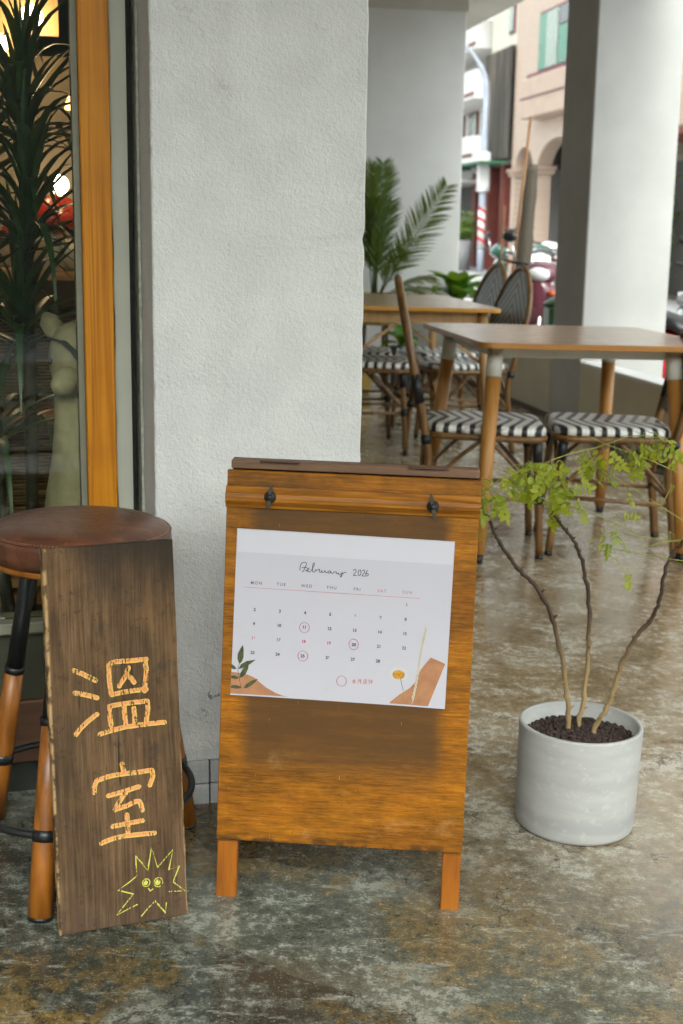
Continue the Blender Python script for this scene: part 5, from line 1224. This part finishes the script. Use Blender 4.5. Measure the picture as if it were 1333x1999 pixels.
# lamps
def point(root, loc, e, r):
    ld = bpy.data.lights.new('lamp_light', 'POINT'); ld.energy = e; ld.color = (1.0, 0.70, 0.38); ld.shadow_soft_size = r
    lo = bpy.data.objects.new('lamp_light', ld); COL.objects.link(lo); lo.parent = root; lo.location = loc
for a, b_, z, lb in ((-0.09, 1.40, 1.617, 'lit globe bulb on a veneer panel, nearest the wooden post'), (-0.165, 1.62, 1.578, 'lit globe bulb on a veneer panel at the left edge'), ):
    r = thing('panel_lamp', lb, 'lamp', shop_pt(a, b_, z), SHOP_YAW, 'veneer panel lamps in the shop', tilt=False)
    MB().box(-0.13, 0.13, -0.03, -0.012, -0.05, 0.16).build('veneer_panel', SHELFWOOD, r) if False else MB().box(-0.10, 0.075, 0.05, 0.065, -0.035, 0.20).build('veneer_panel', PALEWOOD, r)
    MB().box(-0.10, 0.075, -0.08, 0.05, 0.185, 0.20).build('veneer_lid', PALEWOOD, r)
    MB().ell((0, -0.02, 0.0), (.030, .030, .030), 18, 12).build('bulb', BULB, r)
    MB().tube([(0, -0.02, 0.028), (0, -0.02, 0.185)], 0.010, 10).build('bulb_holder', BRASS, r)
    point(r, (0, -0.06, -0.05), 0.4, 0.03)
r = thing('dome_lamp', 'warm glowing dome lamp half hidden by the wooden post', 'lamp', shop_pt(0.045, 1.25, 1.385), SHOP_YAW, tilt=False)
MB().lathe([(.008, .06), (.02, .058), (.045, .045), (.065, .015), (.068, -.005), (.064, -.005), (.042, .038), (.006, .055)], 24).build('shade', SHADE_GLOW, r)
MB().tube([(0, 0, .058), (0, 0, 1.06)], .003, 6).build('flex', BLACK, r)
MB().ell((0, 0, .008), (.02, .02, .02), 14, 10).build('bulb', BULB, r)
point(r, (0, 0, -.04), 0.5, .02)
r = thing('shelf_lamp', 'small lit lamp behind the red mushrooms on the shop shelf', 'lamp', shop_pt(-0.012, 1.60, 0.06+0.9055), SHOP_YAW, tilt=False)
MB().lathe([(0, 0), (.035, 0), (.03, .02), (.01, .03), (.01, .21), (0, .21)], 16).build('base', BRASS, r)
MB().ell((0, 0, .235), (.028, .028, .027), 16, 10).build('bulb', BULB, r)
# ---------------------------------------------------------------- street: scooters
def make_scooter(body):
    t = thing('scooter', '', 'scooter', (0, 0, 0), 0, tilt=False)
    def wheel(x):
        w = MB(); w.xf = Matrix.Translation((x, 0, 0.225)) @ Matrix.Rotation(pi/2, 4, 'X')
        ty = MB(); ty.xf = w.xf
        ty.tube([(0.175*cos(a*2*pi/28), 0.175*sin(a*2*pi/28), 0) for a in range(28)], 0.05, 10, closed=True)
        wh = ty.build('wheel', TYRE, t)
        rm_ = MB(); rm_.xf = w.xf
        rm_.lathe([(0.0, -.03), (.03, -.035), (.12, -.02), (.135, -.03), (.135, .03), (.12, .02), (.03, .035), (0, .03)], 20); rm_.build('rim', CHROME, wh)
    wheel(0.62); wheel(-0.60)
    def hull(name, sec, mat, par=t):
        """lofted body: sections (x, z0, z1, halfwidth)"""
        b = MB(); n = 12; vs_ = []
        for x, z0, z1, hw in sec:
            for k in range(n):
                a = 2*pi*k/n; ca, sa = cos(a), sin(a)
                vs_.append((x, hw*(abs(ca)**.65)*(1 if ca > 0 else -1), (z0+z1)/2 + (z1-z0)/2*(abs(sa)**.75)*(1 if sa > 0 else -1)))
        fs_ = [(i*n+k, i*n+(k+1) % n, (i+1)*n+(k+1) % n, (i+1)*n+k) for i in range(len(sec)-1) for k in range(n)]
        fs_ += [tuple(range(n)), tuple((len(sec)-1)*n+k for k in range(n))]
        b.add(vs_, fs_, True); return b.build(name, mat, par)
    hull('rear_body', [(-0.86, .56, .66, .04), (-0.78, .44, .72, .11), (-0.55, .36, .74, .15), (-0.25, .30, .70, .15), (-0.10, .26, .58, .13)], body)
    hull('seat', [(-0.80, .70, .76, .06), (-0.70, .69, .80, .13), (-0.40, .69, .80, .14), (-0.15, .66, .76, .12), (-0.04, .62, .70, .07)], SEATBLK)
    hull('floorboard', [(-0.15, .24, .32, .15), (0.15, .23, .30, .16), (0.34, .24, .34, .16)], SEATBLK)
    hull('leg_shield', [(0.28, .30, .40, .18), (0.36, .34, .78, .22), (0.43, .45, .92, .17), (0.50, .60, .94, .10), (0.53, .72, .90, .05)], body)
    hull('front_fender', [(0.44, .40, .46, .05), (0.56, .42, .50, .07), (0.70, .40, .47, .07), (0.82, .28, .36, .05)], body)
    MB().tube([(0.62, .07, .23), (0.52, .06, .55), (0.44, .02, .95)], .016, 8).build('fork', CHROME, t)
    MB().tube([(0.62, -.07, .23), (0.52, -.06, .55), (0.44, -.02, .95)], .016, 8).build('fork', CHROME, t)
    hd = hull('handlebar_cowl', [(0.34, .94, 1.00, .06), (0.40, .90, 1.06, .12), (0.47, .90, 1.04, .12), (0.52, .93, 1.00, .06)], body)
    MB().ell((0.50, 0, .965), (.05, .085, .05), 14, 9).build('headlight', LENS, t)
    MB().tube(bez([(0.36, .34, 1.03), (0.42, .18, 1.02), (0.42, -.18, 1.02), (0.36, -.34, 1.03)], 4), .013, 8).build('handlebar', SEATBLK, t)
    for sg in (1, -1):
        MB().tube([(0.40, sg*.22, 1.03), (0.40, sg*.28, 1.17)], .007, 6).build('mirror_stalk', CHROME, t)
        MB().ell((0.395, sg*.30, 1.20), (.018, .058, .038), 12, 8).build('mirror', SEATBLK, t)
        MB().ell((0.50, sg*.12, .84), (.03, .04, .025), 10, 7).build('indicator', REDLENS if sg > 2 else ORANGE, t)
    MB().ell((-0.86, 0, .62), (.03, .08, .04), 12, 8).build('tail_light', REDLENS, t)
    MB().tube([(-0.15, -.17, .28), (-0.55, -.18, .26), (-0.84, -.18, .34)], [.03, .045, .055], 12).build('exhaust', CHROME, t)
    MB().box(-0.90, -0.885, -.09, .09, .40, .52).build('number_plate', POLEWHITE, t)
    MB().tube([(-0.62, .11, .74), (-0.80, .10, .80), (-0.88, 0, .81), (-0.80, -.10, .80), (-0.62, -.11, .74)], .011, 7).build('grab_rail', CHROME, t)
    return t
P_W, P_B, P_G, P_R, P_S, P_M = paint('white_paint', (.72, .72, .72)), paint('black_paint', (.015, .016, .018)), paint('dark_green_paint', (.012, .07, .05)), paint('red_paint', (.42, .012, .012)), paint('silver_paint', (.50, .51, .53)), paint('maroon_paint', (.12, .03, .045))
protos = {}
scs = [  # x, y, heading, paint, label
    (2.20, 8.55, -62, P_R, 'red scooter just right of the white street pillar'),
    (2.62, 10.0, -95, P_B, 'black scooter behind the red one, right of the street pillar'),
    (1.54, 10.35, -116, P_M, 'maroon scooter nearest the left side of the street pillar'),
    (1.82, 12.3, -120, P_W, 'white scooter right behind the maroon one, beside the tree trunk'),
    (2.08, 14.2, -114, P_B, 'black scooter in the middle of the row beyond the tree trunk'),
    (2.38, 16.1, -120, P_G, 'dark green scooter behind the black one beyond the tree trunk'),
    (2.70, 18.0, -112, P_S, 'silver scooter farthest back in the parked row'),
    (1.38, 15.6, 12, P_G, 'dark green scooter on the pale road left of the bamboo stakes'),
]
for x, y, hd, mt, lb in scs:
    if mt.name not in protos:
        o = make_scooter(mt); protos[mt.name] = o
    else: o = copy_tree(protos[mt.name])
    o.location = (x, y, road_z(y)); o.rotation_euler = (radians(-6), 0, radians(hd))
    tag(o, lb, 'scooter', 'scooters parked along the street')

# green bin beside the pillar
gb = thing('litter_bin', 'dark green plastic bin beside the left face of the street pillar', 'bin', (1.50, 9.15, road_z(9)), 0, tilt=False)
MB().prism(rrect(.13, .16, .03), 0.0, .78).build('bin_body', BINGREEN, gb)
MB().lathe([(0, .86), (.08, .85), (.15, .81), (.165, .785), (0, .782)], 20).build('lid', BINGREEN, gb)

# staked street tree
tr = thing('street_tree', 'grey street tree trunk leaning between bamboo stakes beyond the chairs', 'tree', (1.44, 11.0, road_z(11)), 0, tilt=False)
tp = bez([(-.045, 0, 0), (-.015, 0, .45), (0.0, 0, .9), (.022, 0, 1.35), (.05, .01, 1.78)], 5)
MB().tube(tp, [.088 - .044*k/(len(tp)-1) + (.006 if k % 4 == 1 else 0) for k in range(len(tp))], 14).build('trunk', TREEBARK, tr)
for (x0, y0, z0), (x1, y1, z1), r_, lb in (((1.275, 10.9, road_z(11)), (1.441, 10.9, 1.98), .013, 'long bamboo stake crossing in front of the tree trunk'), ((1.265, 11.3, road_z(11)), (1.309, 11.3, 1.30), .012, 'short bamboo stake left of the tree trunk')):
    o = MB().tube([(0, 0, 0), ((x1-x0)*.5, 0, (z1-z0)*.5), (x1-x0, y1-y0, z1-z0)], [r_, r_*.95, r_*.85], 9).build('bamboo_stake', BAMBOO)
    o.location = (x0, y0, z0); tag(o, lb, 'stake', 'bamboo stakes by the street tree')

# ---------------------------------------------------------------- row of buildings across the street
F_O = (4.39, 30.0, 0.0); F_YAW = atan2(-0.9839, 0.1788)
def fthing(name, label, cat='building'): return thing(name, label, cat, F_O, F_YAW, tilt=False)
GZ = road_z(30)
def arched_wall(root, x0, x1, ztop, arches, mat, thick=0.35, y0=0.0):
    """arches: (xa, xb, spring, rise); ground to ztop"""
    cols = []; xs = x0
    for xa, xb, sp, ri in arches:
        MB().box(xs, xa, y0, y0+thick, GZ-.3, ztop).build('wall', mat, root) if xa - xs > 0.9 else None
        cols.append((xs, xa)); n = 14
        b = MB(); poly_ = [(xa, ztop), (xb, ztop), (xb, sp)] + [((xa+xb)/2 + (xb-xa)/2*cos(pi*k/n), sp + ri*sin(pi*k/n)) for k in range(1, n)] + [(xa, sp)]
        # build as strips so the concave outline stays clean
        prev = None
        for k in range(n+1):
            x = (xa+xb)/2 - (xb-xa)/2*cos(pi*k/n); z = sp + ri*sin(pi*k/n)
            if prev: 
                b.add([(prev[0], y0, prev[1]), (x, y0, z), (x, y0, ztop), (prev[0], y0, ztop), (prev[0], y0+thick, prev[1]), (x, y0+thick, z), (x, y0+thick, ztop), (prev[0], y0+thick, ztop)], [(0,1,2,3), (4,7,6,5), (0,4,5,1)])
            prev = (x, z)
        b.build('arch', mat, root, fix=False)
        xs = xb
    MB().box(xs, x1, y0, y0+thick, GZ-.3, ztop).build('wall', mat, root)
    return cols
pk_b = fthing('pink_building', 'pink tiled building with arched arcade and a green-curtained window')
cols = arched_wall(pk_b, -2.68, 4.2, 3.25, [(-2.42, -1.12, 2.50, .50), (-0.80, 1.9, 2.42, .66)], PINKTILE)
for xa, xb in ((-2.68, -2.42), (-1.12, -0.80)):
    c_ = MB().box(xa, xb, 0, .35, GZ-.3, 3.25).build('column', PINKTILE, pk_b)
    MB().box(xa-.06, xb+.06, -.06, .41, 2.36, 2.46).build('capital', PINKTRIM, c_)
    MB().box(xa-.10, xb+.10, -.10, .45, 2.461, 2.53).build('capital_slab', PINKTRIM, c_)
MB().box(-2.68, 6.3, 0.001, 6, 3.251, 9.5).build('upper_wall', PINKTILE, pk_b)
MB().box(-2.68, 4.2, 3.6, 3.7, GZ-.3, 3.25).build('back_wall', SHOPDARK, pk_b)
MB().box(-2.68, 4.2, .36, 3.6, 3.15, 3.25).build('soffit', PINKTRIM, pk_b)
wn_ = MB().box(-0.95, 1.75, -.02, .0, 4.52, 5.80).build('window', MAROON, pk_b)
for x0, x1, z0, z1, mt in ((-.90, -.42, 4.58, 5.74, PANEGREEN), (-.41, .33, 4.58, 5.74, PANEPALE), (.42, 1.02, 4.58, 5.35, PANEGREEN), (.42, 1.02, 5.38, 5.74, PANEDARK), (1.06, 1.70, 4.58, 5.74, PANEDARK)):
    MB().box(x0, x1, -.045, -.021, z0, z1).build('pane', mt, wn_)
MB().box(-1.30, 2.1, -.16, -.021, 4.44, 4.515).build('sill', MAROON, pk_b)
bx_ = MB().box(-0.85, 2.4, -.42, -.001, 3.52, 4.36, .02).build('balcony_box', PINKTRIM, pk_b)
MB().box(-0.87, 2.42, -.435, -.4205, 3.92, 3.96).build('maroon_band', MAROON, bx_)  # thin maroon band across the box front
rs = fthing('corrugated_building', 'narrow building clad in weathered grey corrugated sheet with a cream upper wall')
b = MB(); n = 42; pts = []
for i in range(n+1):
    x = -4.95 + 2.26*i/n; y = -.10 + (.05 if i % 2 else 0); pts.append((x, y))
vs_ = [(x, y, 2.80) for x, y in pts] + [(x, y, 5.35) for x, y in pts]
b.add(vs_, [(i, i+1, n+2+i, n+1+i) for i in range(n)]); b.build('corrugated_cladding', RUST, rs, fix=False)
MB().box(-4.95, -2.69, 0, 6, 2.66, 5.36).build('wall', RUST, rs)
MB().box(-4.80, -2.69, .02, 6, 5.361, 7.6).build('upper_wall', CREAMTILE, rs)
MB().box(-5.0, -2.69, -.5, .6, 7.0, 7.12).build('eave', CREAMTILE, rs)
w_ = MB().box(-3.25, -2.85, -.03, .019, 5.65, 6.35).build('window', MAROON, rs); MB().box(-3.20, -2.90, -.045, -.031, 5.70, 6.30).build('pane', PANEPALE, w_)
MB().box(-4.95, -2.69, 2.5, 2.6, GZ-.3, 2.66).build('back_wall', SHOPDARK, rs)
for x in (-4.9, -3.6): MB().box(x, x+.3, .0, .3, GZ-.3, 2.659).build('red_column', REDBAND, rs)
MB().box(-5.1, -2.7, -.75, -.12, 2.66, 2.72).build('awning', GREENBAND, rs)
MB().box(-5.1, -2.7, -.76, -.751, 2.72, 2.80).build('awning_edge', WHITEBAND, rs)
wb = fthing('balconied_building', 'white building with stacked balconies and a red striped band at the left')
MB().box(-11, -4.96, .6, 6, GZ-.3, 8.2).build('wall', WHITEBAND, wb)
for z0, z1 in ((2.85, 3.45), (4.35, 5.05), (5.55, 6.2)):
    bb = MB().box(-11, -4.96, -.35, .598, z0, z1).build('balcony', WHITEBAND, wb)
    MB().box(-11, -4.955, -.36, -.351, z0+.08, z0+.16).build('red_stripe', REDBAND, bb)
for z0, z1 in ((3.46, 4.34),):
    for k in range(4):
        w_ = MB().box(-10.2+1.4*k, -9.2+1.4*k, .56, .599, z0+.02, z1-.05).build('window', (REDBAND if k % 2 else MAROON), wb)
        MB().box(-10.1+1.4*k, -9.72+1.4*k, .54, .559, z0+.1, z1-.1).build('pane', PANEDARK, w_)
        MB().box(-9.68+1.4*k, -9.3+1.4*k, .54, .559, z0+.1, z1-.1).build('pane', PANEPALE, w_)
MB().box(-11, -4.97, .55, .599, GZ-.3, 2.5).build('shop_opening', SHOPDARK, wb)
for x in (-5.5, -7.2): MB().box(x, x+.4, .3, .549, GZ-.3, 2.60).build('red_column', REDBAND, wb)
MB().box(-11, -4.98, -.7, -.36, 2.60, 2.68).build('awning', GREENBAND, wb)
MB().box(-11, -4.98, -1.0, .5, 2.30, 2.36).build('canvas_canopy', WHITEBAND, wb)
bb = fthing('shuttered_building', 'brown shuttered house front seen right of the street pillar')
MB().box(4.21, 14, .0, 6, GZ-.9, 2.9).build('shutter', SHUTTER, bb); MB().box(6.31, 14, .1, 6, 2.901, 8.5).build('upper_wall', PINKTILE, bb)
for k in range(5): MB().box(5.0+1.8*k, 6.2+1.8*k, -.03, -.001, GZ, 2.3).build('door', SHOPDARK, bb)
MB().box(4.3, 14, -.9, -.001, 2.6, 2.7).build('awning', REDBAND, bb)

# street lamp with striped wrap
slp = thing('street_lamp', 'pale grey street lamp pole with red and white striped band', 'street lamp', (3.30, 33.2, road_z(33)), 0, tilt=False)
MB().tube(bez([(0, 0, 0), (0, 0, 3.2), (0, 0, 4.3), (-.12, -.05, 4.75), (-.6, -.1, 5.3), (-1.6, -.2, 5.7)], 5), [.085]*6+[.08]*6+[.06]*5+[.04]*9, 14).build('pole', STEEL, slp)
MB().tube([(0, 0, .55), (0, 0, 1.55)], .092, 18).build('white_band', POLEWHITE, slp)
for k in range(4):
    z = .62 + .24*k
    MB().tube([(.0, 0, z), (0, 0, z)], .1, 4) if False else None
    b = MB(); n = 20; vs_ = []
    for i in range(n+1):
        a = 2*pi*i/n; zz_ = z + .16*sin(a/2)*1.0
        vs_ += [(.096*cos(a), .096*sin(a), zz_), (.096*cos(a), .096*sin(a), zz_+.09)]
    b.add(vs_, [(2*i, 2*i+2, 2*i+3, 2*i+1) for i in range(n)], True); b.build('red_stripe', POLERED, slp)
MB().box(-.15, .15, -.12, .12, 2.0, 2.85, .03).build('junction_box', POLEWHITE, slp)
MB().lathe([(0, 1.9), (.15, 1.92), (.17, 2.0), (0, 2.01)], 16).build('collar', POLEWHITE, slp)
# potted shrubs, planter and bollards on the far pavement
def shrub(name, label, loc, r, h, potr, poth, pmat, seed, lm=None):
    root = thing(name, label, 'shrub', loc, 0, tilt=False)
    MB().lathe([(0, 0), (potr*.8, 0), (potr, poth), (potr*.9, poth), (potr*.85, poth-.05), (0, poth-.05)], 18).build('pot', pmat, root)
    random.seed(seed); b = MB()
    for k in range(420):
        p = Vector((random.gauss(0, r*.45), random.gauss(0, r*.45), poth + h*abs(random.gauss(.45, .28))))
        d = Vector((random.uniform(-1, 1), random.uniform(-1, 1), random.uniform(-.3, .9))).normalized(); s_ = d.orthogonal().normalized(); L = random.uniform(.10, .22)
        b.add([p, p + d*L*.5 + s_*L*.22, p + d*L, p + d*L*.5 - s_*L*.22], [(0, 1, 2, 3)])
    b.build('foliage', lm or BUSHLEAF, root, fix=False)
    MB().tube([(0, 0, poth-.06), (0, 0, poth+h*.5)], .02, 7).build('stem', TREEBARK, root)
def fpos(u, y): 
    v = Matrix.Rotation(F_YAW, 3, 'Z') @ Vector((u, y, 0)); return (F_O[0]+v.x, F_O[1]+v.y, road_z(F_O[1]+v.y))
for u, y, r, h, pr_, ph_, pm_, sd, lb in (
    (-6.6, -.9, .55, 1.2, .22, .35, TERRA, 1, 'yellow-green shrub left of the striped lamp pole'),
    (-4.3, -.8, .45, .55, .34, .75, GREYPOT, 2, 'low green shrub in a tall grey planter right of the lamp pole'),
    (-7.3, -.6, .5, 1.5, .2, .3, DARKPOT, 3, 'dark shrub at the foot of the balconied building'),
    (5.9, -.7, .6, 1.0, .25, .4, DARKPOT, 4, 'green shrub against the brown shutters'),
    (6.9, -.5, .5, 2.2, .2, .3, TERRA, 5, 'tall yellow-green shrub right of the street pillar')):
    shrub('street_shrub', lb, fpos(u, y), r, h, pr_, ph_, pm_, sd)
for u, y, lb in ((-6.9, -1.9, 'orange and white bollard at the edge of the far pillar'),):
    r = thing('bollard', lb, 'bollard', fpos(u, y), 0, tilt=False)
    MB().lathe([(0, 0), (.14, 0), (.14, .04), (.07, .06), (.06, .75), (.045, .80), (0, .81)], 14).build('post', ORANGE, r)
    MB().lathe([(.068, .35), (.064, .55)], 14).build('white_sleeve', POLEWHITE, r)
g_ = thing('utility_box', 'small grey utility box standing right of the lamp pole', 'utility box', fpos(-4.9, -1.5), F_YAW, tilt=False)
MB().box(-.22, .22, -.15, .15, 0, .95, .02).build('cabinet', STEEL, g_); MB().box(-.25, .25, -.18, .18, .951, 1.0, .01).build('lid', POLEWHITE, g_)
# planted green clump beyond the parapet
shrub('parapet_shrub', 'rounded olive-green shrub just beyond the white coping', (1.92, 7.0, -0.2), .20, .12, .16, .22, GREYPOT, 12, PALMLEAF)

ac = thing('air_conditioner', 'pale air-conditioner box hanging inside the pink arch', 'air conditioner', fpos(0.6, 0.9)[:2] + (2.15,), F_YAW, tilt=False)
MB().box(-.4, .4, -.15, .15, 0, .55, .02).build('casing', WHITEBAND, ac)
MB().tube([(0.19*cos(a*pi/8), -.155, .275+.19*sin(a*pi/8)) for a in range(16)], .015, 6, closed=True).build('fan_guard', SHOPDARK, ac)
